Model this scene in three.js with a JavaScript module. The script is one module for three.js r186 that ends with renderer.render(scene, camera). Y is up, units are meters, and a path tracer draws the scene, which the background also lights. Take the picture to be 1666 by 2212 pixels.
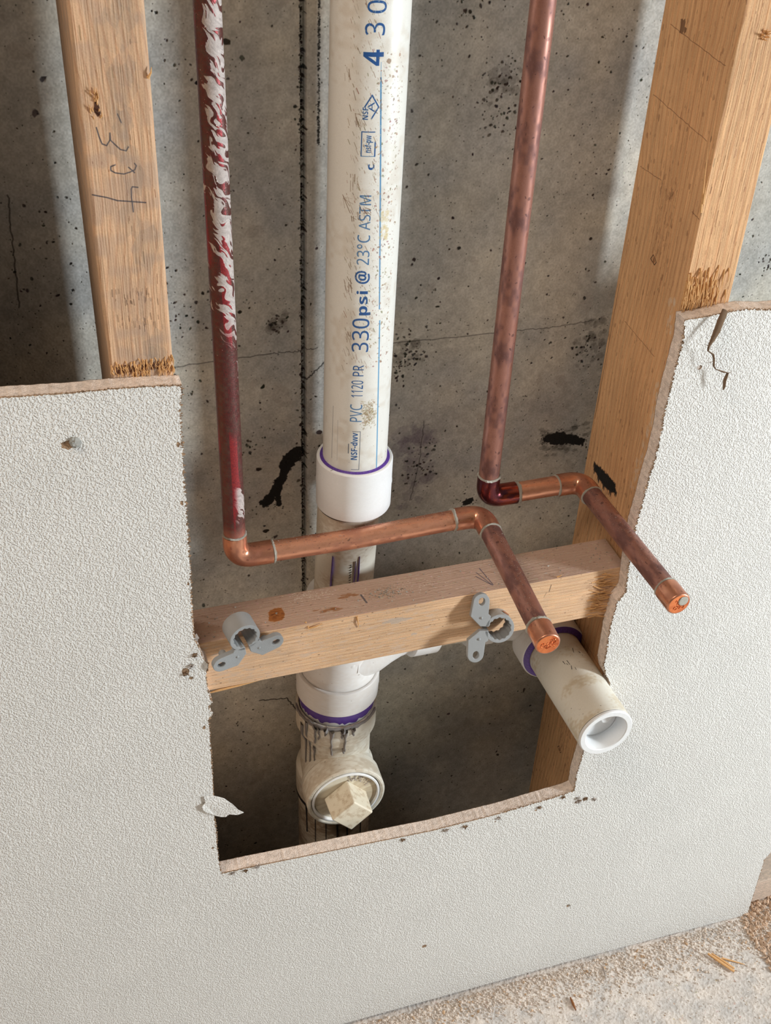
import * as THREE from 'three';
import { mergeGeometries } from 'three/addons/utils/BufferGeometryUtils.js';
import { RoundedBoxGeometry } from 'three/addons/geometries/RoundedBoxGeometry.js';
import { RectAreaLightUniformsLib } from 'three/addons/lights/RectAreaLightUniformsLib.js';

// ---------------------------------------------------------------- camera, light, exposure
// Shapes are written in millimetres and scaled to metres when a mesh is made.
const MM = 0.001;
const scene = new THREE.Scene();
const camera = new THREE.PerspectiveCamera(2 * Math.atan(1106 / 2511.2) * 180 / Math.PI, 1666 / 2212, 0.05, 30);
camera.rotation.order = 'YXZ';
camera.position.set(-0.1874, 1.1375, 0.6066);
camera.rotation.set(-0.6421, -0.337, 0.0496);
const renderer = new THREE.WebGLRenderer({ antialias: true });
renderer.toneMapping = THREE.LinearToneMapping;
renderer.toneMappingExposure = 1.0;
renderer.shadowMap.enabled = true;
scene.background = new THREE.Color(0.55, 0.68, 0.85);
RectAreaLightUniformsLib.init();
const KEY = { color: new THREE.Color(0.89, 0.965, 1.0), power: 136, w: 0.24, h: 0.5, at: [1.74, 0.86, 0.96] };     // daylight window in the right wall
const FILL = { color: new THREE.Color(1.0, 0.85, 0.7), power: 15, w: 0.8, h: 0.6, at: [-0.95, 2.405, 0.6] };   // warm ceiling panel
const keyLight = new THREE.RectAreaLight(KEY.color, KEY.power, KEY.w, KEY.h);
keyLight.position.set(...KEY.at); keyLight.lookAt(KEY.at[0] - 1, KEY.at[1], KEY.at[2]); scene.add(keyLight);
const fillLight = new THREE.RectAreaLight(FILL.color, FILL.power, FILL.w, FILL.h);
fillLight.position.set(...FILL.at); fillLight.lookAt(FILL.at[0], 0, FILL.at[2]); scene.add(fillLight);

// ---------------------------------------------------------------- helpers
function rng(seed) { let s = seed >>> 0; return () => { s = (s + 0x6d2b79f5) | 0; let t = Math.imul(s ^ (s >>> 15), 1 | s); t = (t + Math.imul(t ^ (t >>> 7), 61 | t)) ^ t; return ((t ^ (t >>> 14)) >>> 0) / 4294967296; }; }
const sm = (a, b, x) => { const t = Math.min(1, Math.max(0, (x - a) / (b - a))); return t * t * (3 - 2 * t); };
const lerp = (a, b, t) => a + (b - a) * t;
const V = (x, y, z) => new THREE.Vector3(x, y, z);
// periodic value noise, w x h pixels, cx x cy cells
function vn(w, h, cx, cy, seed) {
  cx = Math.max(1, Math.round(cx)); cy = Math.max(1, Math.round(cy));
  const r = rng(seed), g = new Float32Array(cx * cy); for (let i = 0; i < g.length; i++) g[i] = r();
  const out = new Float32Array(w * h), X0 = new Int32Array(w), X1 = new Int32Array(w), XT = new Float32Array(w);
  for (let x = 0; x < w; x++) { const f = x / w * cx, i = Math.floor(f), t = f - i; X0[x] = i % cx; X1[x] = (i + 1) % cx; XT[x] = t * t * (3 - 2 * t); }
  for (let y = 0; y < h; y++) {
    const f = y / h * cy, i = Math.floor(f), t = f - i, ty = t * t * (3 - 2 * t), a = (i % cy) * cx, b = ((i + 1) % cy) * cx;
    for (let x = 0; x < w; x++) { const p = g[a + X0[x]], q = g[a + X1[x]], u = g[b + X0[x]], v = g[b + X1[x]], s = XT[x]; const m = p + (q - p) * s; out[y * w + x] = m + (u + (v - u) * s - m) * ty; }
  }
  return out;
}
function canvas(w, h, rgb, draw) {          // rgb(i, x, y) -> [r, g, b] 0..255
  const c = document.createElement('canvas'); c.width = w; c.height = h;
  const g = c.getContext('2d'), im = g.createImageData(w, h), d = im.data;
  for (let y = 0, i = 0; y < h; y++) for (let x = 0; x < w; x++, i++) { const p = rgb(i, x, y); d[i * 4] = p[0]; d[i * 4 + 1] = p[1]; d[i * 4 + 2] = p[2]; d[i * 4 + 3] = 255; }
  g.putImageData(im, 0, 0);
  if (draw) draw(g, c);
  return c;
}
function tex(c, srgb = true, rx = 1, ry = 1) {
  const t = new THREE.CanvasTexture(c); t.wrapS = t.wrapT = THREE.RepeatWrapping; t.magFilter = THREE.LinearFilter; t.repeat.set(rx, ry);
  if (srgb) t.colorSpace = THREE.SRGBColorSpace; return t;
}
const grey = (w, h, f, draw) => tex(canvas(w, h, (i, x, y) => { const v = f(i, x, y) * 255; return [v, v, v]; }, draw), false);
const std = (o) => new THREE.MeshStandardMaterial(o), phys = (o) => new THREE.MeshPhysicalMaterial(o);
function blob(g, x, y, r, R, k = 9, sq = 1, rot = 0) {      // ragged spot
  g.beginPath();
  for (let i = 0; i < k; i++) { const a = i / k * Math.PI * 2, q = r * (0.6 + 0.7 * R()), px = Math.cos(a) * q, py = Math.sin(a) * q * sq; const X = x + px * Math.cos(rot) - py * Math.sin(rot), Y = y + px * Math.sin(rot) + py * Math.cos(rot); i ? g.lineTo(X, Y) : g.moveTo(X, Y); }
  g.closePath(); g.fill();
}
function ragged(g, pts, R, amp) {           // polygon with a ragged outline
  g.beginPath(); let first = true;
  for (let i = 0; i < pts.length; i++) {
    const a = pts[i], b = pts[(i + 1) % pts.length], n = Math.max(1, Math.round(Math.hypot(b[0] - a[0], b[1] - a[1]) / 3));
    for (let k = 0; k < n; k++) { const x = lerp(a[0], b[0], k / n) + (R() - 0.5) * amp, y = lerp(a[1], b[1], k / n) + (R() - 0.5) * amp; first ? g.moveTo(x, y) : g.lineTo(x, y); first = false; }
  }
  g.closePath(); g.fill();
}
function stroke(g, pts, w, style, R, jit = 0) {
  g.strokeStyle = style; g.lineWidth = w; g.lineCap = 'round'; g.lineJoin = 'round'; g.beginPath();
  pts.forEach((p, i) => { const x = p[0] + (R ? (R() - 0.5) * jit : 0), y = p[1] + (R ? (R() - 0.5) * jit : 0); i ? g.lineTo(x, y) : g.moveTo(x, y); }); g.stroke();
}

const used = {};
function numbered(name) { const k = used[name] = (used[name] ?? -1) + 1; return k ? name + '_' + String(k).padStart(3, '0') : name; }
function thing(name, label, category, base, group) {
  const o = new THREE.Group(); o.name = numbered(name); o.position.set(base[0] * MM, base[1] * MM, base[2] * MM);
  o.userData = { label, category }; if (group) o.userData.group = group; o.base = base; scene.add(o); return o;
}
function fin(geos) {
  const list = (Array.isArray(geos) ? geos : [geos]).map((g) => { const q = g.index ? g.toNonIndexed() : g.clone(); for (const k of Object.keys(q.attributes)) if (!['position', 'normal', 'uv'].includes(k)) q.deleteAttribute(k); if (!q.attributes.normal) q.computeVertexNormals(); if (!q.attributes.uv) q.setAttribute('uv', new THREE.BufferAttribute(new Float32Array(q.attributes.position.count * 2), 2)); return q; });
  return list.length > 1 ? mergeGeometries(list) : list[0];
}
function mesh(name, geos, mat, parent, opt) { opt ??= {};       // geometry given in world millimetres
  const g = fin(geos), b = parent ? (parent.base ?? [0, 0, 0]) : [0, 0, 0];
  if (!opt.local) g.translate(-b[0], -b[1], -b[2]);
  g.scale(MM, MM, MM);
  const m = new THREE.Mesh(g, mat); m.name = parent ? name : numbered(name); m.base = b;
  if (opt.label) m.userData.label = opt.label; if (opt.kind) m.userData.kind = opt.kind; if (opt.category) m.userData.category = opt.category; if (opt.group) m.userData.group = opt.group;
  (parent ?? scene).add(m); return m;
}
const struct = (name, geos, mat, parent) => { const m = mesh(name, geos, mat, parent); if (!parent) m.userData.kind = 'structure'; return m; };
function box(x0, x1, y0, y1, z0, z1) { const g = new THREE.BoxGeometry(x1 - x0, y1 - y0, z1 - z0); g.translate((x0 + x1) / 2, (y0 + y1) / 2, (z0 + z1) / 2); return g; }
function boxUV(g, s) {                         // planar uv by face direction, s = mm per repeat
  const q = g.index ? g.toNonIndexed() : g, p = q.attributes.position, n = q.attributes.normal, uv = new Float32Array(p.count * 2);
  for (let i = 0; i < p.count; i++) { const ax = Math.abs(n.getX(i)), ay = Math.abs(n.getY(i)), az = Math.abs(n.getZ(i)); const [u, v] = az >= ax && az >= ay ? [p.getX(i), p.getY(i)] : ax >= ay ? [p.getZ(i), p.getY(i)] : [p.getX(i), p.getZ(i)]; uv[i * 2] = u / s; uv[i * 2 + 1] = v / s; }
  q.setAttribute('uv', new THREE.BufferAttribute(uv, 2)); return q;
}
// tube of changing radius along a polyline (mm); uv = (turn, length / vlen)
function sweep(pts, rad, n = 28, caps = true, vlen = 100, flat = 1) {
  const P = pts.map((p) => Array.isArray(p) ? V(...p) : p), m = P.length, pos = [], uv = [], idx = [];
  const T = P.map((p, i) => P[Math.min(i + 1, m - 1)].clone().sub(P[Math.max(i - 1, 0)]).normalize());
  let N = Math.abs(T[0].z) < 0.9 ? V(0, 0, 1) : V(0, 1, 0); N.addScaledVector(T[0], -N.dot(T[0])).normalize(); let len = 0;
  for (let i = 0; i < m; i++) {
    if (i) { N.addScaledVector(T[i], -N.dot(T[i])).normalize(); len += P[i].distanceTo(P[i - 1]); }
    const B = V().crossVectors(T[i], N), r = Array.isArray(rad) ? rad[i] : rad;
    for (let k = 0; k <= n; k++) { const a = k / n * Math.PI * 2 + Math.PI, c = Math.cos(a) * r, s = Math.sin(a) * r * flat; pos.push(P[i].x + N.x * c - B.x * s, P[i].y + N.y * c - B.y * s, P[i].z + N.z * c - B.z * s); uv.push(k / n, len / vlen); }
  }
  const w = n + 1;
  for (let i = 0; i < m - 1; i++) for (let k = 0; k < n; k++) { const a = i * w + k, b = a + 1, c = a + w, d = c + 1; idx.push(a, b, c, b, d, c); }
  const g = new THREE.BufferGeometry(); g.setAttribute('position', new THREE.Float32BufferAttribute(pos, 3)); g.setAttribute('uv', new THREE.Float32BufferAttribute(uv, 2)); g.setIndex(idx); g.computeVertexNormals();
  { const q = g.attributes.normal; for (let i = 0; i < m; i++) { const a = i * w, b = a + n; const nx = q.getX(a) + q.getX(b), ny = q.getY(a) + q.getY(b), nz = q.getZ(a) + q.getZ(b), L = Math.hypot(nx, ny, nz) || 1; for (const k of [a, b]) q.setXYZ(k, nx / L, ny / L, nz / L); } }
  const list = [g.toNonIndexed()];
  if (caps) for (const [i, s] of [[0, -1], [m - 1, 1]]) { const r = Array.isArray(rad) ? rad[i] : rad; if (r < 0.05 || flat !== 1) continue; const d = new THREE.CircleGeometry(r, n); d.applyQuaternion(new THREE.Quaternion().setFromUnitVectors(V(0, 0, 1), T[i].clone().multiplyScalar(s))); d.translate(P[i].x, P[i].y, P[i].z); list.push(d.toNonIndexed()); }
  return fin(list);
}
function bend(a, corner, b, r, k = 10) {       // points of a rounded corner between two legs
  const A = V(...a), C = V(...corner), B = V(...b), u = A.clone().sub(C).normalize(), w = B.clone().sub(C).normalize(), p0 = C.clone().addScaledVector(u, r), p1 = C.clone().addScaledVector(w, r), out = [A];
  for (let i = 0; i <= k; i++) { const t = i / k, s = 1 - t; out.push(p0.clone().multiplyScalar(s * s * 0.86 + s * s * 0.14).addScaledVector(C, 2 * s * t).addScaledVector(p1, t * t)); }
  out.push(B); return out;
}
// lathe of profile [[r, h], ...] along an axis from point o in direction d
function lathe(prof, o, d = [0, 1, 0], n = 48, smooth = true) {
  let g = new THREE.LatheGeometry(prof.map((p) => new THREE.Vector2(Math.max(p[0], 0.0001), p[1])), n, -Math.PI, Math.PI * 2);
  const hmin = prof[0][1], uv = g.attributes.uv, p = g.attributes.position; for (let i = 0; i < uv.count; i++) uv.setY(i, p.getY(i) / 100);
  if (!smooth) { g = g.toNonIndexed(); g.computeVertexNormals(); }
  g.applyQuaternion(new THREE.Quaternion().setFromUnitVectors(V(0, 1, 0), V(...d).normalize())); g.translate(...o); return g;
}
// hub profile helper: sharp corners come from doubled points
const sharp = (prof) => prof.flatMap((p, i) => (i && i < prof.length - 1 ? [p, [p[0], p[1]]] : [p]));
function extrude(pts, z0, z1, holes = [], bev = 0) {
  const s = new THREE.Shape(pts.map((p) => new THREE.Vector2(p[0], p[1])));
  for (const h of holes) s.holes.push(new THREE.Path(h.map((p) => new THREE.Vector2(p[0], p[1]))));
  const g = new THREE.ExtrudeGeometry(s, { depth: z1 - z0 - 2 * bev, bevelEnabled: bev > 0, bevelThickness: bev, bevelSize: bev, bevelOffset: -bev, bevelSegments: 2, steps: 1, curveSegments: 16 });
  g.translate(0, 0, z0 + bev); return g;
}
// outline with each edge [x, y, amp] torn by amp towards the next point
function torn(pts, step, R, scale = 1, push = 0) {
  const out = [];
  for (let i = 0; i < pts.length; i++) {
    const a = pts[i], b = pts[(i + 1) % pts.length], L = Math.hypot(b[0] - a[0], b[1] - a[1]), amp = (a[2] ?? 0) * scale, nx = (b[1] - a[1]) / L, ny = -(b[0] - a[0]) / L;
    const n = amp ? Math.max(1, Math.round(L / step)) : 1;
    for (let k = 0; k < n; k++) { const t = k / n, o = amp ? (Math.pow(R(), 1.6) * 1.5 - 0.55) * amp + push : 0; out.push([lerp(a[0], b[0], t) + nx * o, lerp(a[1], b[1], t) + ny * o]); }
  }
  return out;
}
function spot(x, y, r, R, k = 12, sq = 1) { const o = []; for (let i = 0; i < k; i++) { const a = -i / k * Math.PI * 2, q = r * (0.8 + 0.35 * R()); o.push([x + Math.cos(a) * q, y + Math.sin(a) * q * sq]); } return o; }

// ---------------------------------------------------------------- materials
// concrete: grey cast wall with bug holes, chips, soot from soldering, form joint; the map covers x -400..500, y 100..1000
const CW = 2048, cX = (x) => (x + 399.1) / 900 * CW, cY = (y) => (1 - (y - 98.8) / 900) * CW, C2 = (L) => L.map((p) => [cX(p[0]), cY(p[1])]);
const PX = CW / 900;
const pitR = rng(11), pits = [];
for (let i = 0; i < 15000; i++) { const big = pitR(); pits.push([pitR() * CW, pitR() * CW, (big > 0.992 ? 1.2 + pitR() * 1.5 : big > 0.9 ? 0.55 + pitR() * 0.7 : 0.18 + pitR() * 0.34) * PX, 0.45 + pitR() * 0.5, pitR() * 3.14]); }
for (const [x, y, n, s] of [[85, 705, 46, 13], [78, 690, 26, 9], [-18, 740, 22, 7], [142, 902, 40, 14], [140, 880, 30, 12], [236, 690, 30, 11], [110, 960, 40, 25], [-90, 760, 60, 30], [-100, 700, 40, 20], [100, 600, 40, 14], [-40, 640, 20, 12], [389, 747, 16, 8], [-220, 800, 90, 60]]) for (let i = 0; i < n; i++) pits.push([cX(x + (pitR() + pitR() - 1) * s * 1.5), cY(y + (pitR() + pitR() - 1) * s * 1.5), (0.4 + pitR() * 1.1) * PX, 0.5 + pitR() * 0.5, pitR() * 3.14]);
const soot = [[[1.5, 631.6], [-6, 632.1], [-14.8, 625.5], [-19.3, 617.4], [-17.6, 609.6], [-22.7, 603], [-28, 591.8], [-35.8, 583.2], [-30.8, 578.4], [-25, 582], [-22.9, 589.3], [-21.9, 578.3], [-18.7, 576.9], [-18.5, 591.6], [-15.2, 600.1], [-10, 612.8], [-2.3, 620.4], [2.1, 621.2]],
  [[209.7, 608.1], [223, 609.6], [237.6, 603.6], [247.9, 598.3], [247, 592.8], [231.7, 597.1], [221.4, 596.9], [208.7, 602.7]], [[140.1, 551.9], [146.6, 554.6], [150.2, 552], [147.1, 548.6], [142.1, 548.6]]];
const concrete = (() => {
  const a = vn(CW, CW, 9, 9, 1), b = vn(CW, CW, 40, 40, 2), c = vn(CW, CW, 190, 190, 3), d = vn(CW, CW, 900, 900, 4), e = vn(CW, CW, 5, 40, 5);
  const R = rng(21);
  const col = canvas(CW, CW, (i) => { const v = 188 + (a[i] - 0.5) * 22 + (b[i] - 0.5) * 20 + (c[i] - 0.5) * 20 + (d[i] - 0.5) * 26 + (e[i] - 0.5) * 10, w = (b[i] - 0.5) * 8 + (a[i] - 0.5) * 10; return [v + w * 0.5 + 2, v, v - 7 - w]; }, (g) => {
    g.fillStyle = 'rgba(112,96,80,0.10)'; for (let i = 0; i < 420; i++) blob(g, R() * CW, R() * CW, (1 + R() * R() * 12) * PX, R, 12, 0.6, R() * 3);
    g.fillStyle = 'rgba(62,44,70,0.13)'; for (let i = 0; i < 26; i++) blob(g, cX(96 + (R() - 0.5) * 30), cY(597 + (R() - 0.5) * 80), (3 + R() * 7) * PX, R, 12);
    g.fillStyle = 'rgba(20,18,16,0.2)'; for (let i = 0; i < 60; i++) blob(g, cX(228 + (R() - 0.5) * 46), cY(600 + (R() - 0.5) * 30), (1 + R() * 4) * PX, R, 10, 0.5);
    g.fillStyle = 'rgba(30,26,22,0.16)'; for (const [x, y, s] of [[84, 704, 11], [142, 900, 12], [236, 684, 14], [240, 705, 10], [-18, 742, 7]]) for (let i = 0; i < 24; i++) blob(g, cX(x + (R() - 0.5) * s * 2), cY(y + (R() - 0.5) * s * 2), (1 + R() * 3) * PX, R, 9);
    // hairline cracks and board lines
    const crack = (pts, w, st) => { const q = []; for (let i = 0; i < pts.length - 1; i++) for (let k = 0; k < 14; k++) q.push([lerp(pts[i][0], pts[i + 1][0], k / 14), lerp(pts[i][1], pts[i + 1][1], k / 14)]); stroke(g, C2(q), w * PX, st, R, 3); };
    crack([[-100, 715], [-22.4, 717], [-5, 716], [12.6, 717]], 0.7, 'rgba(25,22,20,0.5)'); crack([[40, 714], [165, 711.6], [205, 710.8], [241, 713]], 0.7, 'rgba(25,22,20,0.45)');
    crack([[2, 690], [10, 698], [18, 706]], 0.8, 'rgba(15,15,15,0.7)'); crack([[-42, 361], [-16, 357], [-7, 339], [-2, 300]], 1.0, 'rgba(15,13,12,0.7)'); crack([[-189, 851], [-191, 817], [-193, 770]], 0.9, 'rgba(20,16,14,0.55)');
    crack([[100, 640], [98, 600], [92, 560]], 0.6, 'rgba(20,18,18,0.5)');
    // pale chips, splashes
    for (let i = 0; i < 900; i++) { g.fillStyle = `rgba(${205 + R() * 30 | 0},${200 + R() * 25 | 0},${185 + R() * 25 | 0},${0.25 + R() * 0.5})`; blob(g, R() * CW, R() * CW, (0.2 + R() * R() * 0.9) * PX, R, 7, 0.6, R() * 3); }
    for (let i = 0; i < 40; i++) { g.fillStyle = 'rgba(214,205,188,0.6)'; blob(g, cX(230 + (R() - 0.5) * 30), cY(545 + (R() - 0.5) * 40), (0.3 + R() * 1.2) * PX, R, 7, 0.4, R() * 3); }
    // bug holes: near-black fill is dark aggregate plus shade painted into the colour
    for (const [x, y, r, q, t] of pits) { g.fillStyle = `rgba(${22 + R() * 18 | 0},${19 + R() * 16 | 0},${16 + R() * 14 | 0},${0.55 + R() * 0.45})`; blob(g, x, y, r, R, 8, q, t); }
    // soot and the tarred form joint
    g.fillStyle = 'rgba(12,10,9,0.92)'; for (const s of soot) for (let k = 0; k < 2; k++) ragged(g, C2(s), R, 3.5 + k * 4);
    g.fillStyle = 'rgba(12,10,9,0.7)'; for (let i = 0; i < 220; i++) { const s = soot[R() * 2.2 | 0], p = s[R() * s.length | 0]; blob(g, cX(p[0] + (R() - 0.5) * 7), cY(p[1] + (R() - 0.5) * 7), R() * 0.8 * PX, R, 7); }
    for (let i = 0; i < 2600; i++) { const y = 80 + R() * 920, o = (R() + R() + R() - 1.5); g.fillStyle = `rgba(${14 + R() * 26 | 0},${12 + R() * 20 | 0},${10 + R() * 16 | 0},${0.5 + R() * 0.5})`; blob(g, cX(0.4 + o * 1.9), cY(y), (0.25 + R() * R() * 1.5) * PX, R, 8, 0.5 + R() * 0.5, R() * 3.1); }
    for (let i = 0; i < 500; i++) { const y = 868 + R() * 130; g.fillStyle = `rgba(14,12,10,${0.4 + R() * 0.5})`; blob(g, cX(11.2 + (R() - 0.5) * 1.3), cY(y), (0.2 + R() * 0.5) * PX, R, 6); }
    for (let i = 0; i < 160; i++) { g.fillStyle = 'rgba(190,180,165,0.5)'; blob(g, cX((R() - 0.6) * 9), cY(600 + R() * 400), (0.2 + R() * 0.7) * PX, R, 6); }
  });
  const R2 = rng(22);
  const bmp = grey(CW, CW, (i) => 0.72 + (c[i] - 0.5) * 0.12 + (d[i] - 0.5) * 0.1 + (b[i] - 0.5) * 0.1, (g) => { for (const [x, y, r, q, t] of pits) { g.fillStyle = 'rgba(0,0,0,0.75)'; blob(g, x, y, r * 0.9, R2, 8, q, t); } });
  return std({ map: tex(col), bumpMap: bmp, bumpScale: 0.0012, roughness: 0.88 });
})();
// wood: u = across the perimeter (mm), v = along the length (mm)
function wood(W, H, perim, len, seed, base, opt, draw, drawBump) {
  const sx = W / perim, sy = H / len, lo = vn(W, H, 3, 5, seed), mid = vn(W, H, perim / 9, len / 90, seed + 1), fib = vn(W, H, W / 2.2, H / 70, seed + 2), fib2 = vn(W, H, W / 6, H / 160, seed + 3), dust = vn(W, H, W / 26, H / 26, seed + 4), fine = vn(W, H, W / 2.5, H / 2.5, seed + 5), big = vn(W, H, 5, 9, seed + 6);
  const ring = (i, x) => { const u = x / sx + (lo[i] - 0.5) * opt.wander + (mid[i] - 0.5) * 2.2, f = u / opt.pitch; const t = f - Math.floor(f); return sm(0.55, 0.93, t) * (1 - sm(0.93, 1, t)); };
  const f = (i, x) => { const r = ring(i, x); const k = 1 - r * opt.contrast + (fib[i] - 0.5) * opt.fibre + (fib2[i] - 0.5) * 0.09 + (fine[i] - 0.5) * 0.05 + (big[i] - 0.5) * 0.10; const g = opt.dust * sm(0.45, 0.8, dust[i] * 0.5 + big[i] * 0.5); return [lerp(base[0] * k, opt.dustCol[0], g), lerp(base[1] * k * (1 - r * 0.05), opt.dustCol[1], g), lerp(base[2] * k * (1 - r * 0.08), opt.dustCol[2], g)]; };
  const to = (u, v) => [u * sx, H - v * sy];
  const R = rng(seed + 9);
  const col = canvas(W, H, f, (g) => { for (let i = 0; i < opt.flecks; i++) { const x = R() * W, y = R() * H, l = (1 + R() * R() * 9) * sy; stroke(g, [[x, y], [x + (R() - 0.5) * 2, y + l]], 0.6 + R() * 1.6, `rgba(${70 + R() * 40 | 0},${40 + R() * 30 | 0},${22 + R() * 20 | 0},${0.18 + R() * 0.35})`); } draw?.(g, to, sx, sy, R); });
  const bmp = grey(W, H, (i, x) => 0.6 + (fib[i] - 0.5) * 0.5 - ring(i, x) * 0.06 + (fine[i] - 0.5) * 0.15, (g) => drawBump?.(g, to, sx, sy, rng(seed + 19)));
  return std({ map: tex(col), bumpMap: bmp, bumpScale: 0.0005, roughness: 0.75 });
}
const drywallPaint = (() => {
  const S = 2048, mmS = 280, n1 = vn(S, S, mmS / 1.15, mmS / 1.05, 31), n2 = vn(S, S, mmS / 1.15, mmS / 1.1, 32), n3 = vn(S, S, mmS / 0.42, mmS / 0.4, 33), n4 = vn(S, S, 7, 7, 34), n5 = vn(S, S, mmS / 2.6, mmS / 2.6, 36);
  const turned = (i) => { const x = i % S, y = (i - x) / S; return ((y - x + S) % S) * S + (x + y) % S; };   // the grain lies at 45 degrees
  const h = (i) => { const t = turned(i), q = n1[i] * 0.3 + n2[t] * 0.48 + n3[t] * 0.22 + (n5[i] - 0.5) * 0.12; return sm(0.36, 0.64, q) * 0.8 + n3[i] * 0.2; };
  const R = rng(35);
  const map = tex(canvas(S, S, (i) => { const v = 229 + (n4[i] - 0.5) * 5 + (n3[i] - 0.5) * 14 + (n2[(i * 7 + 911) % (S * S)] - 0.5) * 8; return [v, v - 2, v - 6]; }, (g) => { for (let i = 0; i < 9000; i++) { g.fillStyle = `rgba(140,134,138,${0.15 + R() * 0.4})`; blob(g, R() * S, R() * S, (0.2 + R() * 0.35) * S / mmS, R, 7, 0.6, R() * 3); } }), true);
  const b = grey(S, S, h);
  map.repeat.set(1000 / mmS, 1000 / mmS); b.repeat.set(1000 / mmS, 1000 / mmS);
  return std({ map, bumpMap: b, bumpScale: 0.0006, roughness: 0.6 });
})();
function rough(seed, base, amp, cells, mm, bump, o = {}) {     // mottled matte matter; uv in metres
  const S = 256, a = vn(S, S, cells, cells, seed), b = vn(S, S, cells * 4, cells * 4, seed + 1), c = vn(S, S, cells * 14, cells * 14, seed + 2);
  const map = tex(canvas(S, S, (i) => { const k = 1 + ((a[i] - 0.5) + (b[i] - 0.5) * 0.9 + (c[i] - 0.5) * 0.9) * amp; return base.map((v) => v * k); }), true, 1000 / mm, 1000 / mm);
  const m = { map, roughness: 0.9, ...o };
  if (bump) { m.bumpMap = grey(S, S, (i) => a[i] * 0.2 + b[i] * 0.4 + c[i] * 0.4); m.bumpMap.repeat.set(1000 / mm, 1000 / mm); m.bumpScale = bump; }
  return std(m);
}
const gypsum = rough(41, [226, 211, 200], 0.14, 24, 60, 0.0008);
const kraft = rough(45, [150, 122, 96], 0.35, 30, 40, 0.0004);
const paperWhite = rough(47, [222, 214, 202], 0.08, 20, 40, 0.0006);
const spackle = rough(49, [238, 238, 232], 0.05, 12, 20, 0.0008);
const fibreWood = rough(51, [214, 166, 112], 0.25, 20, 30, 0);
const roomPaint = rough(53, [138, 130, 120], 0.03, 8, 600, 0);
// ---- pvc
function pvcMat(seed, base, dirt, dirtCol, draw) {
  const W = 512, H = 512, a = vn(W, H, 8, 8, seed), b = vn(W, H, 60, 60, seed + 1), c = vn(W, H, 200, 200, seed + 2), R = rng(seed + 3);
  return phys({ map: tex(canvas(W, H, (i) => { const g = dirt * sm(0.42, 0.75, a[i] * 0.55 + b[i] * 0.3 + c[i] * 0.15); return base.map((v, k) => lerp(v, dirtCol[k], g) + (c[i] - 0.5) * 5); }, (g) => { draw?.(g, W, H, R); })), roughness: 0.42, clearcoat: 0.15, clearcoatRoughness: 0.4 });
}
const specks = (n, col, s = 1) => (g, W, H, R) => { for (let i = 0; i < n; i++) { g.fillStyle = col.replace('A', (0.25 + R() * 0.6).toFixed(2)); blob(g, R() * W, R() * H, (0.4 + R() * R() * 3) * s, R, 7, 0.5, R() * 3); } };
const pvcNew = pvcMat(61, [236, 234, 232], 0.12, [190, 170, 150], specks(60, 'rgba(120,100,84,A)'));
const pvcWhite = pvcMat(65, [238, 239, 240], 0.05, [200, 190, 180], specks(20, 'rgba(120,110,100,A)'));
const pvcOld = pvcMat(69, [226, 221, 208], 0.6, [186, 170, 148], specks(260, 'rgba(92,74,58,A)'));
const pvcDirty = pvcMat(73, [214, 204, 186], 0.9, [150, 130, 108], specks(420, 'rgba(70,56,46,A)'));
const pvcStub = pvcMat(75, [228, 224, 212], 0.7, [200, 184, 156], specks(110, 'rgba(86,70,54,A)'));
const plugMat = pvcMat(77, [228, 219, 198], 0.7, [188, 168, 140], specks(200, 'rgba(92,72,54,A)'));
const primer = rough(79, [92, 62, 150], 0.4, 16, 30, 0, { roughness: 0.35 });
const cement = rough(81, [160, 153, 150], 0.25, 16, 30, 0.0003, { roughness: 0.55 });
const blackCement = rough(83, [34, 31, 34], 0.4, 16, 30, 0.0003, { roughness: 0.5 });
const clampMat = rough(85, [160, 163, 165], 0.12, 10, 40, 0.0001, { roughness: 0.5 });
const rust = rough(87, [150, 96, 66], 0.4, 12, 12, 0, { roughness: 0.6 });
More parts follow.
